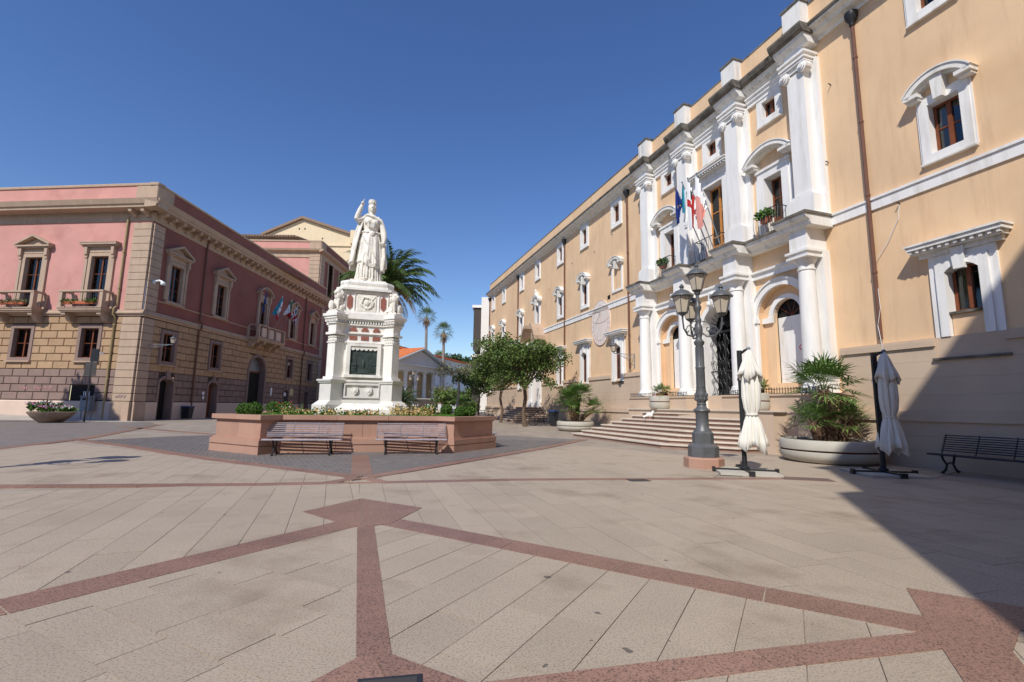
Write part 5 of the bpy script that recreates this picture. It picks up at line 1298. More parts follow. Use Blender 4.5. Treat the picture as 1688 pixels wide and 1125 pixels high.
# ================================================================ benches, lamps, parasols, planters and small things
def bench(label, m='bench_slat', grp='slatted iron benches'):
    r = local('park_bench', label, 'bench', grp); L = 1.0
    for k in range(6): 
        y = -.28+.083*k; z = .44-.012*k+(.0 if k else -.015); MB().box(-L, L, y-.024, y+.024, z-.012, z+.012).build('seat_slat', m, r)
    for k in range(8):
        z = .49+.05*k; y = .2+.028*k; MB().box(-L, L, y-.01, y+.01, z-.0125, z+.0125).build('back_slat', m, r)
    MB().tube([(-L, -.3, .415), (L, -.3, .415)], .016, 6).build('front_rail', 'iron' if m != 'bench_slat' else m, r)
    for x in (-L+.02, -.33, .33, L-.02):
        MB().tube([(x, -.29, .42), (x, .15, .375), (x, .22, .45), (x, .425, .86)], .012, 5).build('strap', 'lamp_iron' if m == 'bench_slat' else 'iron', r)
    for x in (-.72, .72):
        b = MB(); b.tube([(x, -.27, .42), (x, -.22, .3), (x, -.12, .2), (x, -.16, .1), (x, -.27, .02)], [.026, .024, .022, .024, .028], 7); b.blob((x, -.28, .03), (.035, .05, .03), 8, 5)
        b.tube([(x, .19, .42), (x, .14, .3), (x, .1, .2), (x, .16, .1), (x, .25, .02)], [.026, .024, .022, .024, .028], 7); b.blob((x, .26, .03), (.035, .05, .03), 8, 5)
        b.tube([(x, -.12, .2), (x, 0, .24), (x, .1, .2)], .016, 6); b.tube([(x, -.27, .41), (x, .2, .38)], .018, 6); b.build('leg_frame', 'iron', r, True)
    return r
bn = bench('weathered slatted bench in front of the bed, left of its centre strip'); place(bn, FBD(-1.52, 4.36, 0), radians(13))
dup(bn, FBD(1.4, 4.4, 0), radians(12), 'weathered slatted bench in front of the bed, right of its centre strip')
dup(bn, FBD(-4.3, .35, 0), radians(-75), 'slatted bench along the left side of the flower bed')
dup(bn, FBD(4.3, .7, 0), radians(105), 'slatted bench along the right side of the flower bed')
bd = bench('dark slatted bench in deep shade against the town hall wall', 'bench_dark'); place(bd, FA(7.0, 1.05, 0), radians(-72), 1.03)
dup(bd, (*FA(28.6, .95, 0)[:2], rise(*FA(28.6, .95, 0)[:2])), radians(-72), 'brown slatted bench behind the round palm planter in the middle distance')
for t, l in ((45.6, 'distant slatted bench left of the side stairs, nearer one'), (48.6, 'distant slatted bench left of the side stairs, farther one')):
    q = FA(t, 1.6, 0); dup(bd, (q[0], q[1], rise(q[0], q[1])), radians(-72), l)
# ---- street lamps
def street_lamp(label):
    r = local('street_lamp', label, 'street lamp', 'four-lantern street lamps'); n = 8
    b = MB(); b.lathe(0, 0, [(.47, 0), (.47, .22), (.44, .25), (.3, .26)], 8, pi/8); b.build('stone_base', 'pink_stone', r)
    b = MB(); b.lathe(0, 0, [(.36, .25), (.36, .5), (.34, .52), (.3, .55), (.25, .58), (.25, .82), (.235, .84), (.2, .88)], 8, pi/8); b.build('iron_base', 'lamp_iron', r)
    b = MB(); b.lathe(0, 0, [(.2, .87), (.18, .93), (.15, .97), (.15, 1.3), (.17, 1.33), (.2, 1.37), (.19, 1.4), (.13, 1.44), (.105, 1.5), (.12, 1.53), (.1, 1.56), (.125, 1.62), (.145, 1.7), (.13, 1.82), (.11, 1.92), (.12, 1.95)], 18)
    b.build('pedestal', 'lamp_iron', r, True)
    b = MB(); rs = [(.108, 1.95), (.1, 2.4), (.115, 2.42), (.115, 2.46), (.1, 2.48), (.09, 3.0), (.12, 3.04), (.13, 3.1), (.09, 3.14), (.07, 3.2), (.085, 3.3), (.1, 3.4), (.09, 3.5), (.06, 3.56), (.07, 3.62), (.08, 3.66), (.055, 3.72), (.05, 3.86), (.08, 3.95), (.09, 4.0), (.06, 4.06), (.045, 4.15), (.04, 4.3), (.07, 4.34), (.08, 4.38)]
    b.lathe(0, 0, rs, 16)
    for k in range(10): a = 2*pi*k/10; b.tube([(.1*cos(a), .1*sin(a), 1.98), (.093*cos(a), .093*sin(a), 2.96)], .014, 4)
    for k in range(18): a = 2*pi*k/9+(.35 if k > 8 else 0); b.blob((.14*cos(a), .14*sin(a), 1.66+.1*(k > 8)), (.03, .03, .05), 5, 4)
    b.build('shaft', 'lamp_iron', r, True)
    for k in range(3):
        a = radians(-32+120*k); u = Vector((cos(a), sin(a), 0)); b = MB()
        P = lambda q, z: tuple(u*q+Vector((0, 0, z)))
        b.tube([P(.06, 3.35), P(.2, 3.22), P(.4, 3.24), P(.53, 3.4), P(.56, 3.62), P(.56, 3.72)], [.026, .024, .022, .022, .022, .03], 6)
        b.tube([P(.08, 3.62), P(.2, 3.6), P(.3, 3.48), P(.28, 3.36), P(.2, 3.36), P(.19, 3.44), P(.24, 3.46)], .014, 5); b.tube([P(.3, 3.5), P(.4, 3.46), P(.46, 3.36), P(.4, 3.3), P(.35, 3.36)], .013, 5)
        b.build('arm', 'lamp_iron', r, True)
        lantern(r, ident, u.x*.56, u.y*.56, 3.71, .98)
    lantern(r, ident, 0, 0, 4.36, .95)
    return r
lp = street_lamp('tall grey iron street lamp with four lanterns in front of the stairs'); place(lp, (4.75, 11.95, 0))
dup(lp, (-11.55, 7.75, 0), radians(15), 'four-lantern street lamp off to the left whose shadow crosses the paving')
# ---- closed parasols
def parasol(label, cdir, shade=0):
    r = local('closed_parasol', label, 'parasol', 'closed cream parasols')
    for i, (x, y) in enumerate(((-.32, -.32), (.32, -.32), (.32, .32), (-.32, .32))): MB().box(x-.3, x+.3, y-.3, y+.3, 0.002, .05).build('ballast_slab', 'concrete', r)
    b = MB(); b.box(-.68, .68, -.035, .035, .05, .085); b.box(-.035, .035, -.68, .68, .05, .086)
    for s in (-1, 1): b.box(s*.66-.03, s*.66+.03, -.06, .06, .0, .11); b.box(-.06, .06, s*.66-.03, s*.66+.03, .0, .11)
    b.build('cross_foot', 'iron', r)
    b = MB(); b.lathe(0, 0, [(.1, .085), (.1, .12), (.055, .16), (.05, .6)], 12); b.box(-.05, .05, -.035, .035, .5, 2.78); b.build('mast', 'black_plastic', r)
    cx, cy = .2*cos(cdir), .2*sin(cdir)
    MB().tube([(0, 0, 2.68), (cx*.6, cy*.6, 2.78), (cx, cy, 2.8)], .03, 6).tube([(0, 0, 1.9), (cx*.7, cy*.7, 2.6)], .02, 5).build('arm', 'black_plastic', r)
    MB().blob((cx, cy, 2.82), (.045, .045, .04), 8, 6).build('cap', 'grey_metal', r)
    n = 96
    def skin(prof, name, ph, nf):
        vs = []; fs = []; b = MB()
        for (z, rad, amp, pt) in prof:
            for i in range(n):
                t = 2*pi*i/n; f = 1+amp*(1.3*abs(sin(nf*t*.5+ph+.25*sin(z*4)))-.75+.18*sin((nf*2+1)*t+ph*2+z*2.5)); zz = z-pt*(1-abs(sin(2*t+ph)))
                vs.append((cx+rad*f*cos(t), cy+rad*f*sin(t)*.85, zz))
        for j in range(len(prof)-1):
            for i in range(n): q = (i+1) % n; fs.append((j*n+i, j*n+q, (j+1)*n+q, (j+1)*n+i))
        b.add(vs, fs); o = b.build(name, 'cloth', r, True); s = o.modifiers.new('thickness', 'SOLIDIFY'); s.thickness = .006; return o
    skin([(2.79, .03, 0, 0), (2.7, .08, .15, 0), (2.5, .14, .25, 0), (2.32, .2, .32, .04), (2.22, .235, .36, .2)], 'top_flap', .6, 8)
    skin([(2.62, .08, .1, 0), (2.3, .14, .25, 0), (2.0, .175, .3, 0), (1.7, .18, .3, 0), (1.45, .155, .28, 0), (1.33, .12, .18, 0), (1.3, .115, .14, 0), (1.27, .12, .18, 0), (1.15, .16, .28, 0), (.95, .21, .3, 0), (.75, .25, .34, .04), (.62, .27, .36, .2)], 'canopy', 1.7, 9)
    MB().lathe(cx, cy, [(.135, 1.285), (.14, 1.3), (.135, 1.32)], 20).build('tie', 'cloth', r, True)
    return r
p1 = parasol('closed cream parasol in full sun beside the street lamp', radians(-20)); place(p1, (5.32, 11.05, 0), radians(-14))
dup(p1, (8.5, 11.1, 0), radians(-6), 'closed cream parasol by the wall, in the building shadow')
# ---- concrete planters and fan palms
def planter(label, R=1.25, h=.62):
    r = local('round_planter', label, 'planter')
    k = h/.62
    MB().lathe(0, 0, [(R*.8, 0), (R*.88, .03*k), (R*.97, .12*k), (R, .22*k), (R*.995, .3*k), (R*.97, .31*k)], 48, cap=False).build('bowl', 'concrete', r, True)
    MB().lathe(0, 0, [(R*.955, .3*k), (R*.95, .34*k), (R*.955, .36*k)], 48, cap=False).build('groove', 'rust_groove', r)
    MB().lathe(0, 0, [(R*.97, .35*k), (R*.995, .36*k), (R, .42*k), (R*.995, .54*k), (R*.97, .6*k), (R*.93, .62*k), (R*.9, .6*k), (R*.89, .5*k)], 48, cap=False).build('rim', 'concrete', r, True)
    MB().lathe(0, 0, [(R*.92, .3*k), (R*.92, .54*k), (R*.5, .57*k), (.01, .58*k)], 32).build('soil', 'soil', r)
    return r
def fan_leaf(b, base, d, Lp, Lb, rr, nb=13, droop=.25):
    base = Vector(base); d = d.normalized(); hub = base+d*Lp
    s = d.cross(Vector((0, 0, 1)))
    s = s.normalized() if s.length > .05 else Vector((1, 0, 0))
    up = s.cross(d).normalized()
    n0 = len(b.v); w = .008
    b.v += [tuple(base-s*w), tuple(base+s*w), tuple(hub+s*w), tuple(hub-s*w)]; b.f.append([n0, n0+1, n0+2, n0+3]); b.mi.append(0)
    tw = rr.uniform(-.3, .3)
    for i in range(nb):
        a = radians(-100+200*i/(nb-1)); e = (d*cos(a)+s*sin(a)).normalized(); e = (e+up*(.28*abs(sin(a))+tw*sin(a))).normalized()
        L = Lb*(1-.25*abs(a)/1.8)*rr.uniform(.88, 1.08); m = hub+e*L*.55; t = hub+e*L+Vector((0, 0, -droop*L*rr.uniform(.4, 1)))
        c = e.cross(up).normalized()*L*.045
        n0 = len(b.v); b.v += [tuple(hub), tuple(m+c), tuple(t), tuple(m-c)]; b.f.append([n0, n0+1, n0+2, n0+3]); b.mi.append(0)
def fan_palm(label, stems, rs, name='fan_palm'):
    """stems: (x, y, z0, lean x, lean y, height, leaves, petiole, blade)"""
    r = local(name, label, 'palm'); rr = random.Random(rs); lf = MB(); dead = MB()
    for (x, y, z0, lx, ly, h, n, Lp, Lb) in stems:
        top = Vector((x+lx, y+ly, z0+h))
        tr = MB(); P = [(x+lx*k*k, y+ly*k*k, z0+h*k) for k in (0, .25, .5, .75, 1)]
        tr.tube(P, [.11, .13, .13, .14, .1], 9)
        for k in range(int(h*60)):
            u = rr.random(); a = rr.random()*6.28; q = Vector((x+lx*u*u, y+ly*u*u, z0+h*u)); e = Vector((cos(a), sin(a), .9)); tr.tube([tuple(q+e*.09), tuple(q+e*.19)], [.025, .008], 4)
        tr.build('stem', 'palm_bark', r)
        for k in range(n):
            a = k*2.399+rr.random()*.4; el = radians(78-95*(k/n)**.8+rr.uniform(-8, 8)); d = Vector((cos(a)*cos(el), sin(a)*cos(el), sin(el)))
            fan_leaf(lf, top+d*.06, d, Lp*rr.uniform(.8, 1.15), Lb*rr.uniform(.85, 1.1), rr)
        for k in range(n//12):
            a = rr.random()*6.28; d = Vector((cos(a)*.7, sin(a)*.7, -.7)); fan_leaf(dead, top, d, Lp*.6, Lb*.7, rr, 9)
    lf.build('fronds', 'leaf_fan', r)
    if dead.v: dead.build('dead_fronds', 'dead_frond', r)
    return r
pl = planter('large round concrete planter half in shade by the town hall wall'); place(pl, (9.05, 13.75, 0))
fp = fan_palm('bushy fan palm in the large planter beside the wall', [(0, 0, .55, -.05, 0, 1.45, 38, .56, .7), (.45, .1, .55, .25, .1, .55, 22, .36, .5), (-.4, -.15, .55, -.2, -.1, .5, 22, .36, .5), (.1, .4, .55, .1, .3, .6, 18, .3, .45)], 1); place(fp, (9.05, 13.75, 0))
q = (3.75, 28.0, rise(3.75, 28))
dup(pl, q, 0, 'round concrete planter in the middle distance near the stairs', None, .86)
fp2 = fan_palm('fan palm with forked stems in the middle-distance planter', [(-.2, 0, .45, -.15, 0, 1.2, 40, .5, .62), (.1, .1, .45, .15, 0, 1.5, 40, .5, .66), (.35, 0, .45, .75, 0, .75, 26, .4, .5), (-.1, -.2, .45, -.2, -.2, .7, 24, .4, .5)], 2); place(fp2, q)
for (t, o, l1, l2, rs) in ((18.75, 1.28, 'small concrete pot on the landing left of the gate', 'small fan palm with red flowers in the left landing pot', 3), (13.25, 1.28, 'small concrete pot on the landing behind the parasol', 'small fan palm in the landing pot behind the parasol', 4)):
    q = FA(t, o-.02, 1.4); dup(pl, q, 0, l1, None, .38).scale = (.38, .38, .95)
    f = fan_palm(l2, [(0, 0, .5, 0, 0, .22, 22, .22, .32), (.12, .05, .5, .2, .05, .2, 14, .2, .28)], rs, 'potted_palm'); place(f, q)
    if rs == 3:
        b = MB(); rr = random.Random(9)
        for k in range(8): a = rr.random()*6.28; leaf_tuft(b, (.28*cos(a), .28*sin(a), .62), 8, (.04, .04, .04), .06, rr)
        b.build('red_flowers', 'petal_red', f)
# bowl of flowers in front of the palazzo
q = (-28.2, 29.6, 0)
bw = thing('flower_bowl', 'wide worn stone bowl of pink flowers in front of the palazzo', 'planter', q)
MB(lambda x, y, z: (q[0]+x, q[1]+y, z)).lathe(0, 0, [(.45, -.01), (.6, .05), (.9, .3), (1.1, .56), (1.14, .64), (1.07, .66), (.98, .56)], 40, cap=False).build('bowl', 'old_bowl', bw, True)
MB(lambda x, y, z: (q[0]+x, q[1]+y, z)).lathe(0, 0, [(1.05, .5), (1.0, .6), (.01, .68)], 24).build('soil', 'soil', bw)
rr = random.Random(12); lf = MB(); pt = MB()
for k in range(70):
    a, u = rr.random()*6.28, sqrt(rr.random())*.98; c = (q[0]+u*cos(a), q[1]+u*sin(a), .72+.25*(1-u/1.1)*rr.random()+(.22 if cos(a) < -.1 else 0))
    leaf_tuft(lf, c, 26, (.2, .2, .22), .13, rr); pt.cur = rr.randrange(2)
    for _ in range(3): leaf_tuft(pt, (c[0]+rr.gauss(0, .12), c[1]-.05+rr.gauss(0, .12), c[2]+.16+rr.gauss(0, .05)), 4, (.03, .03, .02), .08, rr)
lf.build('leaves', 'leaf_box', bw); pt.build('petals', ['petal_pink', 'petal_white'], bw)['kind'] = 'stuff'
# traffic sign seen from behind
sg = thing('traffic_sign', 'traffic sign on a thin pole seen from behind, beside the flower bowl', 'sign', (-27.3, 30.9, 0))
b = MB(lambda x, y, z: (-27.3+x, 30.9+y, z)); b.tube([(0, 0, 0), (0, 0, 4.75)], .045, 8); b.build('pole', 'iron', sg)
MB(lambda x, y, z: (-27.3+x, 30.9+y, z)).box(-.42, .34, -.03, -.0, 2.95, 3.85).build('lower_panel', 'sign_back', sg); MB(lambda x, y, z: (-27.3+x, 30.9+y, z)).box(-.12, .38, -.035, .0, 3.87, 4.7).build('upper_panel', 'black_plastic', sg)
# grey letter box on two legs
lb = thing('letter_box', 'grey metal letter box on legs against the palazzo plinth', 'letter box', FC(2.9, .5, 0))
b = MB(FC); b.box(2.5, 3.2, .32, .72, .62, 1.62); b.box(2.45, 3.25, .3, .75, 1.62, 1.68); b.build('box', 'grey_metal', lb); MB(FC).box(2.62, 3.05, .72, .73, 1.38, 1.56).build('slot', 'black_plastic', lb)
for x in (2.45, 3.25): MB(FC).tube([(x, .5, 0), (x, .5, 1.75)], .03, 6).build('leg', 'grey_metal', lb)
def litter_bin(q, lid, label):
    r = thing('litter_bin', label, 'bin', q); F = lambda x, y, z: (q[0]+x, q[1]+y, q[2]+z)
    b = MB(F); b.prism([(-.24, -.24), (.24, -.24), (.24, .24), (-.24, .24)], .04, .1, 'z'); b.add([(-.25, -.25, .1), (.25, -.25, .1), (.25, .25, .1), (-.25, .25, .1), (-.31, -.31, .95), (.31, -.31, .95), (.31, .31, .95), (-.31, .31, .95)], [(0, 1, 5, 4), (1, 2, 6, 5), (2, 3, 7, 6), (3, 0, 4, 7)]); b.build('body', 'black_plastic', r)
    MB(F).box(-.34, .34, -.34, .34, .95, 1.04).build('lid', lid, r); return r
litter_bin(FB(5.1, .55, 0), 'blue_plastic', 'dark bin with blue lid by the shaded palazzo wall, near the corner')
litter_bin(FB(19.8, .55, 0), 'blue_plastic', 'dark bin with blue lid by the shaded palazzo wall, past the archway')
qb = FA(29.6, 1.9, 0); qb = (qb[0], qb[1], rise(qb[0], qb[1])); litter_bin(qb, 'blue_plastic', 'blue-lidded bin next to the bicycle by the town hall wall')
# bicycle
def bicycle(q, rot, label):
    r = local('bicycle', label, 'bicycle')
    for x in (-.52, .52):
        w = MB().tube([(x+.33*cos(2*pi*i/24), 0, .34+.33*sin(2*pi*i/24)) for i in range(25)], .018, 6, False).build('wheel', 'rubber', r, True)
        b = MB()
        for k in range(10): a = 2*pi*k/10; b.tube([(x, 0, .34), (x+.32*cos(a), 0, .34+.32*sin(a))], .003, 3)
        b.lathe(x, 0, [(.02, .32), (.02, .36)], 8); b.build('spokes', 'grey_metal', w)
    b = MB(); A, B_, C_, D_ = (-.52, 0, .34), (-.12, 0, .3), (-.22, 0, .82), (.36, 0, .8)
    for P in ((A, B_), (A, C_), (B_, C_), (B_, D_), (C_, D_), (D_, (.44, 0, .55)), ((.44, 0, .55), (.52, 0, .34)), (D_, (.34, 0, .98)), (C_, (-.25, 0, .95))): b.tube(P, .016, 6)
    b.build('frame', 'iron', r, True); MB().tube([(.3, -.26, .98), (.36, 0, 1.0), (.3, .26, .98)], .013, 6).build('handlebar', 'grey_metal', r); MB().blob((-.26, 0, .97), (.13, .07, .035), 8, 5).build('saddle', 'black_plastic', r, True)
    MB().lathe(-.12, 0, [(.01, .3), (.09, .3)], 12).tube([(-.12, -.08, .3), (-.02, -.1, .2)], .01, 5).build('crank', 'iron', r)
    place(r, q, rot); return r
qb = FA(29.8, 2.75, 0); bicycle((qb[0], qb[1], rise(qb[0], qb[1])), radians(18), 'bicycle leaning by the bin behind the middle-distance planter')
# white pigeon on the steps
qp = FA(18.2, 2.2, H*6)
pg = thing('pigeon', 'white pigeon standing on the entrance stairs', 'bird', qp); F = lambda x, y, z: (qp[0]+x, qp[1]+y, qp[2]+z)
b = MB(F); b.blob((0, 0, .2), (.15, .08, .09), 12, 8, Matrix.Rotation(.35, 3, 'Y')); b.blob((.12, 0, .29), (.05, .045, .07), 10, 6); b.blob((.15, 0, .35), (.045, .04, .04), 10, 6); b.tube([(.18, 0, .35), (.23, 0, .335)], [.014, .004], 5); b.tube([(-.1, 0, .18), (-.28, 0, .1)], [.05, .03], 6)
o = b.build('body', 'feather_white', pg, True); remesh(o, .012, 1)
for s in (-1, 1): MB(F).tube([(.0, s*.03, .13), (.01, s*.03, 0), (.05, s*.03, 0.002)], .008, 4).build('leg', 'flag_salmon', pg)
# drain covers
def cover(x, y, w_, d_, rot, m, label, slots):
    r = thing('drain_cover', label, 'drain cover', (x, y, 0)); c, s = cos(rot), sin(rot)
    F = lambda a, b_, z: (x+a*c-b_*s, y+a*s+b_*c, z)
    MB(F).box(-w_/2, w_/2, -d_/2, d_/2, -.01, .006).build('frame', m, r)
    n = slots
    for i in range(n): a = -w_/2+w_*(i+.5)/n; MB(F).box(a-w_/n*.28, a+w_/n*.28, -d_/2+.03, d_/2-.03, .006, .0085).build('bar', 'sign_back', r)
cover(2.53, 9.65, .42, .3, .2, 'iron', 'small dark drain cover in the open paving', 6)
cover(6.15, 10.15, .95, .5, -.25, 'riser_stone', 'long slotted drain grate beside the sunny parasol', 14)
# ================================================================ trees, palms and the far side of the square
def broad_tree(name, label, base, hgt, crown, rs, m='leaf_tree', n=5200, leaf=.17, trunk=.14, grp=None, thin=1.0, bark='bark'):
    """crown: (cx, cy, cz, rx, ry, rz) about the base"""
    r = thing(name, label, 'tree', base, grp); rr = random.Random(rs); B = Vector(base)
    cx, cy, cz, rx, ry, rz = crown; tr = MB(); top = Vector((cx*.5, cy*.5, cz-rz*.75))
    bend = Vector((rr.uniform(-.12, .12), rr.uniform(-.12, .12), 0))
    tr.tube([B, B+top*.35+bend, B+top*.7-bend*.6, B+top], [trunk*1.15, trunk*.9, trunk*.85, trunk*.8], 9)
    cl = []
    for k in range(15):
        a = k*2.4+rr.random()*.6; u = rr.uniform(.45, .95); el = rr.uniform(-.25, .95)
        p = Vector((cx+rx*u*cos(a)*cos(el*.7), cy+ry*u*sin(a)*cos(el*.7), cz+rz*u*sin(el)*1.05)); mid = top.lerp(p, .5)+Vector((0, 0, -.1*rz))
        tr.tube([B+top*.95, B+mid, B+p], [trunk*.5, trunk*.28, trunk*.1], 5)
        cl.append((p, rr.uniform(.3, .5)))
        for j in range(4):
            q = p+Vector((rr.gauss(0, .28)*rx, rr.gauss(0, .28)*ry, rr.gauss(0, .24)*rz)); cl.append((q, rr.uniform(.2, .36))); tr.tube([B+mid.lerp(p, .6), B+q], [trunk*.12, trunk*.05], 4)
    cl += [(Vector((cx+rr.gauss(0, .4)*rx, cy+rr.gauss(0, .4)*ry, cz+rr.gauss(0, .35)*rz)), rr.uniform(.22, .4)) for _ in range(int(18*thin))]
    tr.build('trunk', bark, r, True)
    lf = MB(); R = (rx+ry+rz)/3; per = max(1, int(n*thin/len(cl)))
    for (p, s) in cl:
        for _ in range(per):
            d = Vector((rr.gauss(0, 1), rr.gauss(0, 1), rr.gauss(0, 1))).normalized()*(s*R*rr.random()**.45); d.z *= .75
            leaf_tuft(lf, B+p+d, 1, (0, 0, 0), leaf, rr, .2)
    lf.build('crown', m, r); return r
def on(x, y): return (x, y, rise(x, y))
broad_tree('street_tree', 'round leafy tree on a dark trunk in front of the portal stairs', on(.92, 31.3), 6, (-.1, 0, 4.1, 2.35, 2.2, 2.0), 1, n=15000, leaf=.14, grp='leafy trees by the town hall')
broad_tree('street_tree', 'leafy tree on a pale slim trunk, second from the stairs', on(-.75, 35.8), 5, (.0, .5, 3.7, 2.2, 2.2, 1.7), 2, n=12000, leaf=.14, grp='leafy trees by the town hall', trunk=.11)
broad_tree('street_tree', 'leafy tree at the left end of the town hall trees', on(-2.9, 43.5), 5, (0, 0, 3.3, 1.7, 1.9, 1.5), 3, 'leaf_tree_dark', n=7000, leaf=.16, grp='leafy trees by the town hall', trunk=.09)
broad_tree('street_tree', 'sparse half-bare tree with grey trunk behind the bed', on(-4.75, 43), 5, (0, 0, 4.0, 1.7, 1.7, .8), 4, 'leaf_dry', n=1300, leaf=.15, trunk=.12, bark='grey_trunk')
broad_tree('street_tree', 'pale sparse tree right of the temple columns', on(-7.6, 53), 5, (0, 0, 2.2, .85, .85, .8), 5, 'leaf_dry', n=1300, leaf=.16, trunk=.1, bark='grey_trunk')
for i, (x, y, h, w_) in enumerate(((-7.4, 60, 1.1, 1.1), (-6.4, 63, 1.2, 1.1), (-8.8, 62, .9, .9), (-8.6, 66, 1.3, 1.1), (-4.6, 52, .8, .8), (-7.6, 74, 1.8, 1.3), (-4.3, 62, 2.2, 1.4))):
    broad_tree('garden_tree', ['bright green bush left of the far street', 'dense green bush in the far garden middle', 'dark bush beside the temple steps', 'tall dark bush behind the temple bush', 'low green bush nearest the far street', 'broad tree shading the far street', 'dark tree at the end of the row by the street'][i], on(x, y), h, (0, 0, h*.85, w_, w_, h*.7), 20+i, 'leaf_tree' if i % 2 == 0 else 'leaf_tree_dark', n=3000, leaf=.2, trunk=.1, grp='bushes and trees of the far garden')
broad_tree('pine_tree', 'dark pine crown above the orange roof', (-12.6, 112, 1.7), 12, (0, 0, 9.6, 3.6, 3.4, 2.2), 31, 'leaf_tree_dark', n=3200, leaf=.45, trunk=.25)
broad_tree('pine_tree', 'small dark treetop right of the orange roof', (-7.2, 118, 1.7), 12, (0, 0, 7.5, 3.0, 3.0, 1.6), 32, 'leaf_tree_dark', n=2400, leaf=.45, trunk=.25)
# ---- date palm behind the statue
def date_palm(label, base, h, L, n, rs, droop=1.0, m='leaf_phoenix', name='date_palm', trunk=.32):
    r = thing(name, label, 'palm', base); rr = random.Random(rs); B = Vector(base); T = B+Vector((0, 0, h)); tr = MB()
    tr.tube([B, B+Vector((.05, 0, h*.5)), T], [trunk*1.1, trunk*.9, trunk*1.2], 12)
    for k in range(int(h*16)):
        u = rr.uniform(.3, 1); a = rr.random()*6.28; q = B+Vector((0, 0, h*u)); e = Vector((cos(a), sin(a), .6)); tr.tube([tuple(q+e*trunk*.85), tuple(q+e*trunk*1.25)], [.06, .03], 4)
    tr.build('trunk', 'palm_bark', r)
    for k in range(n):
        a = k*2.399+rr.random()*.3; f = k/n; el = radians(84-100*f+rr.uniform(-6, 6)); LL = L*rr.uniform(.85, 1.08)*(1-.12*(f > .8))
        b = MB(); d = Vector((cos(a), sin(a), 0)); p = T.copy(); e = el; P = [p.copy()]; N = 16
        for j in range(N):
            p = p+(d*cos(e)+Vector((0, 0, sin(e))))*(LL/N); e -= (.028+.11*(j/N)**1.2)*droop*(1.25 if f < .6 else .8); P.append(p.copy())
        b.tube([tuple(q) for q in P], [.035*(1-.85*j/N) for j in range(N+1)], 4)
        s = Vector((-d.y, d.x, 0))
        for j in range(2*N):
            q = P[j//2] if j % 2 == 0 else (P[j//2]+P[j//2+1])/2; u = j/(2*N)
            if u < .1: continue
            tg = (P[min(j//2+1, N)]-P[j//2]).normalized(); nrm = s.cross(tg).normalized(); ll = LL*.155*(sin(pi*min(1, .12+u*.95))**.6+.12)
            for sd in (-1, 1):
                v = (tg*.75+s*sd*.62+nrm*.42*rr.uniform(.3, 1)).normalized(); tip = q+v*ll+Vector((0, 0, -.14*ll)); mid = q+v*ll*.5; c = tg.cross(v).cross(v).normalized()*ll*.075
                n0 = len(b.v); b.v += [tuple(q), tuple(mid+c), tuple(tip), tuple(mid-c)]; b.f.append([n0, n0+1, n0+2, n0+3]); b.mi.append(0)
        b.build('frond', m if f < .93 else 'dead_frond', r)
    return r
date_palm('large date palm spreading behind the statue', (-9.1, 33.8, .05), 9.9, 4.4, 62, 1, 1.4)
dp = date_palm('low dark cycad behind the right side of the bed', (-10.4, 45.5, .2), 1.5, 2.3, 30, 2, 1.0, 'leaf_tree_dark', 'cycad', .28)
def washingtonia(label, base, h, rs, s=1.0):
    r = thing('fan_palm_tree', label, 'palm', base); rr = random.Random(rs); B = Vector(base); T = B+Vector((0, 0, h)); 
    MB().tube([B, B+Vector((.15, 0, h*.5)), T], [.3*s, .22*s, .18*s], 8).build('trunk', 'grey_trunk', r, True)
    lf = MB(); dd = MB()
    for k in range(46):
        a = k*2.399; f = k/46; el = radians(82-120*f); d = Vector((cos(a)*cos(el), sin(a)*cos(el), sin(el))); fan_leaf(lf if f < .85 else dd, T, d, 1.0*s*rr.uniform(.8, 1.1), .95*s, rr, 9, .45)
    for k in range(26):
        a = rr.random()*6.28; d = Vector((cos(a)*.5, sin(a)*.5, -.85)); fan_leaf(dd, T-Vector((0, 0, rr.uniform(0, .9)*s)), d, .45*s, .7*s, rr, 7, .3)
    lf.build('fronds', 'leaf_wash', r); dd.build('dead_fronds', 'dead_frond', r)
washingtonia('taller slender palm with browning crown above the temple', (-13.75, 75, .9), 14.6, 1, 1.05); washingtonia('shorter slender palm with green crown right of the temple', (-10.2, 70, .9), 11.4, 2, 1.0)
washingtonia('small fan palm crown behind the orange roof', (-16.4, 108, 1.5), 10.2, 3, 1.4)
# ---- temple front
TP = thing('temple', 'small white temple front with four columns and a pediment', 'building', (-13, 62, .8))
FT = frame((-10.55, 66.6), atan2(-15.4+10.55, 57.2-66.6), 1)      # t runs from the right end to the left end, towards us
Lt = sqrt(4.85**2+9.4**2)
import_dir = None
def FT_(t, o, z): return FT(t, -o, z)
o_test = Vector(FT(0, 1, 0))-Vector(FT(0, 0, 0))
if o_test.x < 0: FTT = FT_
else: FTT = FT
b = MB(FTT); b.box(0, Lt, -9, 1.9, .2, 2.1); b.box(-.3, Lt+.3, -9, 2.3, .2, 1.8); b.build('podium', 'grey_wall', TP)
for k in range(6):
    t = .55+(Lt-1.1)*k/5
    c = MB(FTT).lathe(t, 1.35, [(.34, 2.1), (.34, 2.2), (.29, 2.28), (.28, 3.4), (.24, 5.35), (.28, 5.4), (.33, 5.5)], 16).build('column', 'white_wall', TP, True)
    MB(FTT).box(t-.36, t+.36, 1.0, 1.7, 5.5, 5.65).build('abacus', 'white_wall', c)
b = MB(FTT); b.box(.1, Lt-.1, -9, -.6, 2.1, 5.65); b.build('cella_wall', 'cream_wall', TP)
b = MB(FTT); b.box(0, Lt, -9, 1.75, 5.65, 6.25); b.box(-.2, Lt+.2, -9, 2.0, 6.25, 6.42); b.build('entablature', 'white_wall', TP)
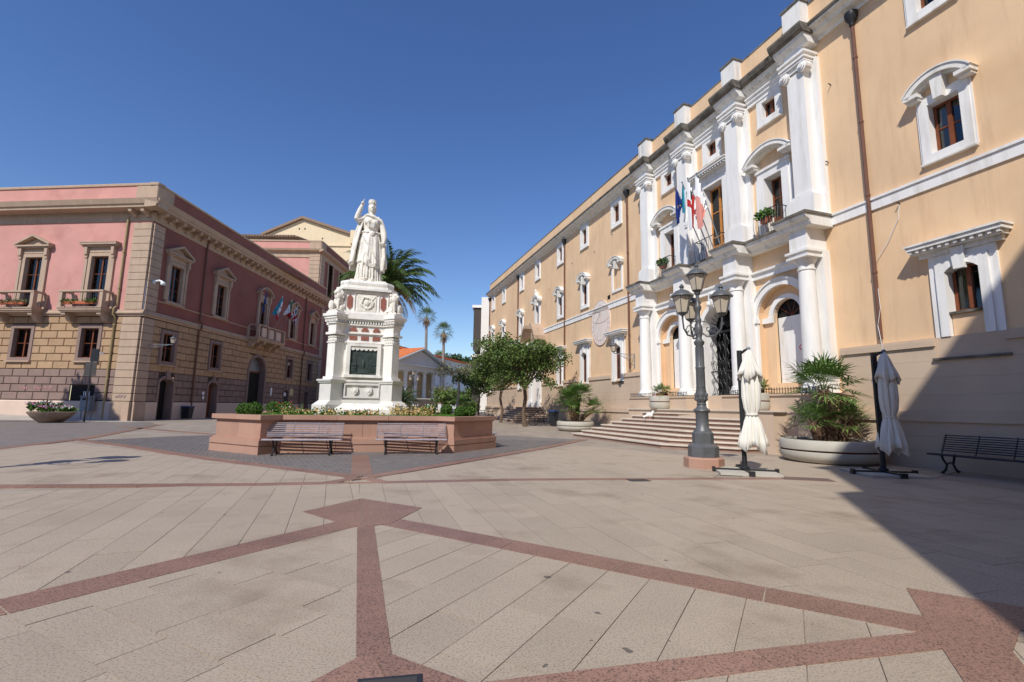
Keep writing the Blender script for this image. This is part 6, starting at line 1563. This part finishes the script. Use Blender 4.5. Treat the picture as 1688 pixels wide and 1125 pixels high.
b = MB(FTT); b.prism([(.1, 6.42), (Lt-.1, 6.42), (Lt/2, 8.3)], 1.3, 1.5, 'o'); b.build('tympanum', 'white_wall', TP)
for s in (0, 1):
    a, c = (-.3, 6.42) if s == 0 else (Lt+.3, 6.42), (Lt/2, 8.5)
    b = MB(FTT); b.prism([a, c, (c[0], c[1]+.22), (a[0], a[1]+.2)], -9, 2.05, 'o'); b.build('raking_cornice', 'white_wall', TP)
    b = MB(FTT); b.prism([(a[0], a[1]+.21), (c[0], c[1]+.23), (c[0], c[1]+.3), (a[0], a[1]+.28)], -9, 1.9, 'o'); b.build('roof', 'roof_tile', TP)
# ---- white house with orange roof
WH = thing('white_house', 'long white building with an orange tiled roof beyond the square', 'building', (-12, 80, 1))
FW0 = frame((-15.3, 76), atan2(7.9, 27), -1); LW = 29
FW = lambda t, o, z: FW0(t, o, z+1.3 if z > 0 else z)
holes = [(4.6, 5.6, 4.6, 6.9), (9.6, 10.6, 4.4, 6.7), (14.6, 15.6, 4.4, 6.7), (19.6, 20.6, 4.4, 6.7), (24.6, 25.6, 4.4, 6.7)]
b = MB(FW); wall_cells(b, 0, LW, -1, 8.3, holes); b.add([(0, 0, -1), (0, -12, -1), (0, -12, 8.3), (0, 0, 8.3), (LW, 0, -1), (LW, -12, -1), (LW, -12, 8.3), (LW, 0, 8.3)], [(0, 1, 2, 3), (4, 5, 6, 7)]); b.build('wall', 'white_wall', WH)
for h in holes:
    wd = MB(FW).box(h[0], h[1], -.3, -.25, h[2], h[3]).build('window', 'dark_room', WH); MB(FW).box(h[0]-.1, h[1]+.1, 0, .08, h[2]-.12, h[2]).build('sill', 'white_wall', wd)
MB(FW).prism([(0, 8.0), (.35, 8.15), (.4, 8.35), (0, 8.35)], -.2, LW+.2, 't').build('eave_moulding', 'white_wall', WH)
rf = MB(FW); rows = 16
for k in range(rows):
    a0, a1 = k/rows, (k+1)/rows; rf.prism([(.55-6.6*a0, 8.35+1.9*a0), (.55-6.6*a0, 8.47+1.9*a0), (.5-6.6*a1, 8.42+1.9*a1), (.5-6.6*a1, 8.3+1.9*a1)], -.5, LW+.5, 't')
rf.add([(-.5, -6.05, 10.3), (LW+.5, -6.05, 10.3), (LW+.5, -12.6, 8.35), (-.5, -12.6, 8.35)], [(0, 1, 2, 3)]); rf.build('roof', 'roof_tile', WH)
# ---- pink block behind the palazzo
PT_ = thing('pink_annex', 'taller pink block with stone corner rising behind the palazzo', 'building', (-28, 66, 0))
x0, y0 = -27.75, 66.2
b = MB(); hs = [(69.2+4.4*k, 71.0+4.4*k, 16.5, 22.2) for k in range(4)]
FX = frame((x0, 0), 0, -1)
bb = MB(FX); wall_cells(bb, y0, 88, 0, 22.9, hs); bb.build('east_wall', 'rose_plaster_shaded', PT_)
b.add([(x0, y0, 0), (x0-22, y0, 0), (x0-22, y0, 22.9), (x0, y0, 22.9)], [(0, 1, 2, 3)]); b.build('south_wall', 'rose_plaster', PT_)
for h in hs:
    wd = MB(FX).box(h[0], h[1], -.4, -.35, h[2], h[3]).build('window', 'dark_room', PT_); MB(FX).box(h[0]-.3, h[0], 0, .15, h[2]-.2, h[3]+.2).box(h[1], h[1]+.3, 0, .15, h[2]-.2, h[3]+.2).box(h[0], h[1], 0, .15, h[3], h[3]+.3).build('surround', 'trim_stone', wd)
FY = lambda t, o, z: (x0-t, y0-o, z)
for k in range(12):
    z0 = 15.5+.62*k
    MB(FY).box(0, 1.5, 0, .14, z0+.02, z0+.6).build('quoin_stone', 'trim_stone', PT_); MB(FX).box(y0+.02, y0+1.5, 0, .13, z0+.02, z0+.6).build('quoin_stone', 'trim_stone', PT_)
for F, a, c in ((FY, -.6, 22), (FX, y0-.61, 88)):
    MB(F).prism([(0, 22.2), (.1, 22.2), (.1, 22.9), (0, 22.9)], a+.62, c, 't').build('frieze', 'trim_stone', PT_); MB(F).prism([(0, 22.9), (.2, 22.9), (.55, 23.1), (.65, 23.35), (0, 23.4)], a, c, 't').build('cornice', 'trim_stone', PT_)
    MB(F).box(a+.6, c, -.3, .1, 23.4, 24.5).build('parapet', 'rose_plaster' if F is FY else 'rose_plaster_shaded', PT_); MB(F).box(a+.5, c, -.35, .2, 24.5, 24.7).build('coping', 'trim_stone', PT_)
    MB(F).box(a+.55, a+2.2, -.25, .15, 23.4, 24.5).build('parapet_pier', 'trim_stone', PT_)
MB().box(x0-22, x0, y0, 88, 23.3, 23.38).build('roof', 'old_tile', PT_)
RH = thing('roof_house', 'tiled rooftop structure behind the palazzo parapet', 'building', (-40, 72, 0))
MB().box(-45.5, -35.2, 74, 84, 0, 27.6).build('wall', 'white_wall', RH); rf = MB()
for k in range(26): x = -46.2+.45*k; rf.tube([(x, 72.6, 27.75), (x, 80, 29.2)], .16, 6)
rf.prism([(-46.4, 72.7), (-34.4, 72.7), (-34.4, 85), (-46.4, 85)], 27.6, 27.8, 'z'); rf.build('roof', 'old_tile', RH)
MB().box(-39.5, -38.6, 73.6, 73.98, 24.5, 27.2).build('window', 'dark_room', RH)
# ---- cream gabled hall
GH = thing('gabled_hall', 'plain cream gabled wall of a tall hall behind the palazzo', 'building', (-36, 80, 0))
xL, xR, zE, zA_, xa = -43.6, -27.6, 31.0, 33.8, -37.05
MB().prism([(xL, 0), (xR, 0), (xR, zE-.6), (xa, zA_-.35), (xL, zE-.6)], 80, 110, 'o').build('wall', 'cream_wall', GH)
for p, q in (((xL-.4, zE-.75), (xa, zA_-.35)), ((xa, zA_-.35), (xR+.4, zE-.75))):
    MB().prism([p, q, (q[0], q[1]+.45), (p[0], p[1]+.45)], 79.5, 110.5, 'o').build('roof', 'old_tile', GH)
MB().box(xL, xR, 79.8, 80, 28.6, 28.85).build('moulding', 'cream_wall', GH)
for x, z in ((-40.5, 30), (-37.2, 30), (-33.4, 30), (-37.6, 31.7), (-36.6, 31.7)): MB().box(x-.1, x+.1, 79.98, 80.02, z-.15, z+.15).build('vent_hole', 'dark_room', GH)
MB().box(-28.4, -27.4, 79.4, 80.5, 29.0, 31.4).build('corner_pier', 'cream_wall', GH)
# ---- modern white block past the town hall
MW = thing('modern_block', 'white modern block with dark deep balconies past the town hall', 'building', (-2, 60, 0))
MB().box(-3.9, 6, 58.6, 75, 0, 15.0).build('wall', 'modern_white', MW)
for z0, z1 in ((8.5, 14.0), (1.6, 7.6)): MB().box(-5.0, -3.9, 60.5, 72, z0, z1).build('balcony_recess', 'modern_dark', MW); MB().box(-5.2, -3.9, 60.3, 72.3, z1, z1+.35).build('balcony_slab', 'modern_white', MW)
# ---- cars in the far street
def car(label, q, rot, m):
    r = local('parked_car', label, 'car', 'cars in the far street')
    b = MB(); b.prism([(-2.0, .35), (2.0, .35), (2.05, .75), (1.3, .92), (.6, 1.42), (-1.3, 1.45), (-1.95, .95), (-2.05, .7)], -.82, .82, 'o'); b.build('body', m, r)
    MB().prism([(1.18, .95), (.58, 1.36), (-1.22, 1.39), (-1.75, .97)], -.83, .83, 'o').build('side_window', 'car_glass', r); MB().add([(-1.36, -.7, 1.4), (-1.36, .7, 1.4), (-1.95, .72, .98), (-1.95, -.72, .98)], [(0, 1, 2, 3)]).build('rear_window', 'car_glass', r)
    for x in (-1.25, 1.25):
        for s in (-1, 1): MB().prism([(x+.32*cos(2*pi*i/16), .32+.32*sin(2*pi*i/16)) for i in range(16)], s*.86, s*.66, 'o').build('wheel', 'rubber', r)
    for s in (-1, 1): MB().box(-2.07, -2.0, s*.55-.15, s*.55+.15, .72, .88).build('tail_light', 'petal_red', r)
    MB().box(-2.08, -2.03, -.26, .26, .5, .62).build('number_plate', 'flag_white', r)
    place(r, q, rot); return r
cr = car('orange car driving off down the far street', on(-6.1, 84), radians(97), 'car_orange')
car('silver car parked behind the orange car', on(-5.4, 93), radians(97), 'car_silver'); car('grey car parked by the temple wall', on(-12.6, 72), radians(10), 'car_silver')
# ---- low wall, urns and planters on the far side
lw = thing('dark_low_wall', 'dark low wall in front of the temple', 'wall', on(-9.6, 58)); F = frame((-12.2, 57.5), radians(80), -1)
MB(F).box(0, 3.2, -.3, .3, .3, 2.1).build('wall', 'modern_dark', lw); MB(F).box(-.05, 3.25, -.35, .35, 2.1, 2.2).build('coping', 'grey_wall', lw)
pw = thing('pink_low_wall', 'pinkish low wall beside the dark one', 'wall', on(-7.6, 58)); MB(F).box(3.4, 5.8, -.1, .3, .3, 1.6).build('wall', 'white_wall', pw); MB(F).box(3.35, 5.85, -.15, .35, 1.6, 2.1).build('coping', 'pink_stone', pw)
for i, (x, y) in enumerate(((-6.55, 47.5), (-6.75, 51), (-6.95, 54.5))):
    q = on(x, y); dup(pl, q, 0, ['concrete planter nearest in the row left of the far street', 'second concrete planter in the row left of the far street', 'third concrete planter in the row left of the far street'][i], None, .72)
    broad_tree('shrub', ['leafy shrub in the nearest street-side planter', 'leafy shrub in the second street-side planter', 'leafy shrub in the third street-side planter'][i], (q[0], q[1], q[2]+.35), 1.4, (0, 0, 1.2, 1.0, 1.0, .9), 50+i, 'leaf_tree', n=1300, leaf=.2, trunk=.04)
q = on(-4.9, 46.5); dup(pl, q, 0, 'wide planter with orange flowers near the far street', None, .95)
sh = fan_palm('low fan palm in the wide planter by the far street', [(0, 0, .5, 0, 0, .5, 34, .5, .7)], 7); place(sh, q)
# far lamp posts near the temple
dup(lp, on(-10.6, 51.5), radians(40), 'distant four-lantern street lamp before the temple columns', None, .92)
broad_tree('street_tree', 'tall tree off to the left that shades the palazzo corner', (-35.9, 19.8, 0), 16, (0, 0, 14.9, 1.8, 1.8, 2.1), 77, 'leaf_tree', n=9000, leaf=.3, trunk=.3)
# ---- building behind the viewer, whose shadow crosses the right of the square
def FS(t, o, z): return FA(-4.0+t, o, z)
SB = thing('corner_building', 'tall apricot building behind the viewer that shades the square', 'building', FA(-8, 10, 0))
MB(FS).box(-14, 0, -1, 15.95, 0, 14.1).build('lower_storeys', 'apricot', SB)
MB(FS).box(-14, 0, -1, 15.35, 14.1, 18.0).build('upper_storey', 'apricot', SB)
MB(FS).prism([(-1.2, 18.0), (15.7, 18.0), (13.1, 19.4), (9.2, 19.4), (-1.2, 19.4)], -14.3, .0, 't').build('roof', 'old_tile', SB)
for k in range(4):
    for z in (2.0, 5.5, 9.0): 
        wd = MB(FS).box(-.05, .03, 1.5+3.4*k, 2.6+3.4*k, z, z+2.0).build('window', 'dark_room', SB); MB(FS).box(0, .1, 1.3+3.4*k, 2.8+3.4*k, z-.15, z).build('sill', 'white_plaster', wd)
# ---- unseen houses added behind and left of the viewer, blocking low sky light
def house(label, x0, x1, y0, y1, h, m, face):
    r = thing('sky_blocker_house', label, 'building', ((x0+x1)/2, (y0+y1)/2, 0), 'unseen houses added to block sky light')
    MB().box(x0, x1, y0, y1, -.2, h).build('wall', m, r)
    MB().box(x0-.4, x1+.4, y0-.4, y1+.4, h, h+.3).build('eaves', 'trim_stone', r)
    cx, cy = (x0+x1)/2, (y0+y1)/2
    MB().add([(x0-.4, y0-.4, h+.3), (x1+.4, y0-.4, h+.3), (x1+.4, y1+.4, h+.3), (x0-.4, y1+.4, h+.3), (cx, cy, h+2.2)], [(0, 1, 4), (1, 2, 4), (2, 3, 4), (3, 0, 4)]).build('roof', 'roof_tile', r)
    L = (x1-x0) if face == 'n' else (y1-y0); n = int(L/3.6)
    for z in (1.0, 4.8, 8.6):
        for k in range(n):
            a = L*(k+.5)/n
            if face == 'n': b = MB().box(x0+a-.6, x0+a+.6, y1-.05, y1+.04, z, z+2.2)
            else: b = MB().box(x1-.05, x1+.04, y0+a-.6, y0+a+.6, z, z+2.2)
            b.build('window', 'dark_room', r)
house('unseen ochre house added behind the viewer to block sky light', -34, -12, -40, -26, 13, 'cream_wall', 'n')
house('unseen rose house added at the middle of the south side to block sky light', -58, -36, -40, -26, 12.5, 'rose_plaster', 'n')
house('unseen cream house added behind the viewer, nearest the town hall, to block sky light', -10, 6, -40, -24, 13.5, 'apricot', 'n')
house('unseen grey house added on the west side to block sky light', -76, -62, -24, -4, 13, 'grey_wall', 'e')
house('unseen rose house added on the west side, nearest the palazzo street, to block sky light', -76, -62, -2, 22, 13, 'rose_plaster', 'e')
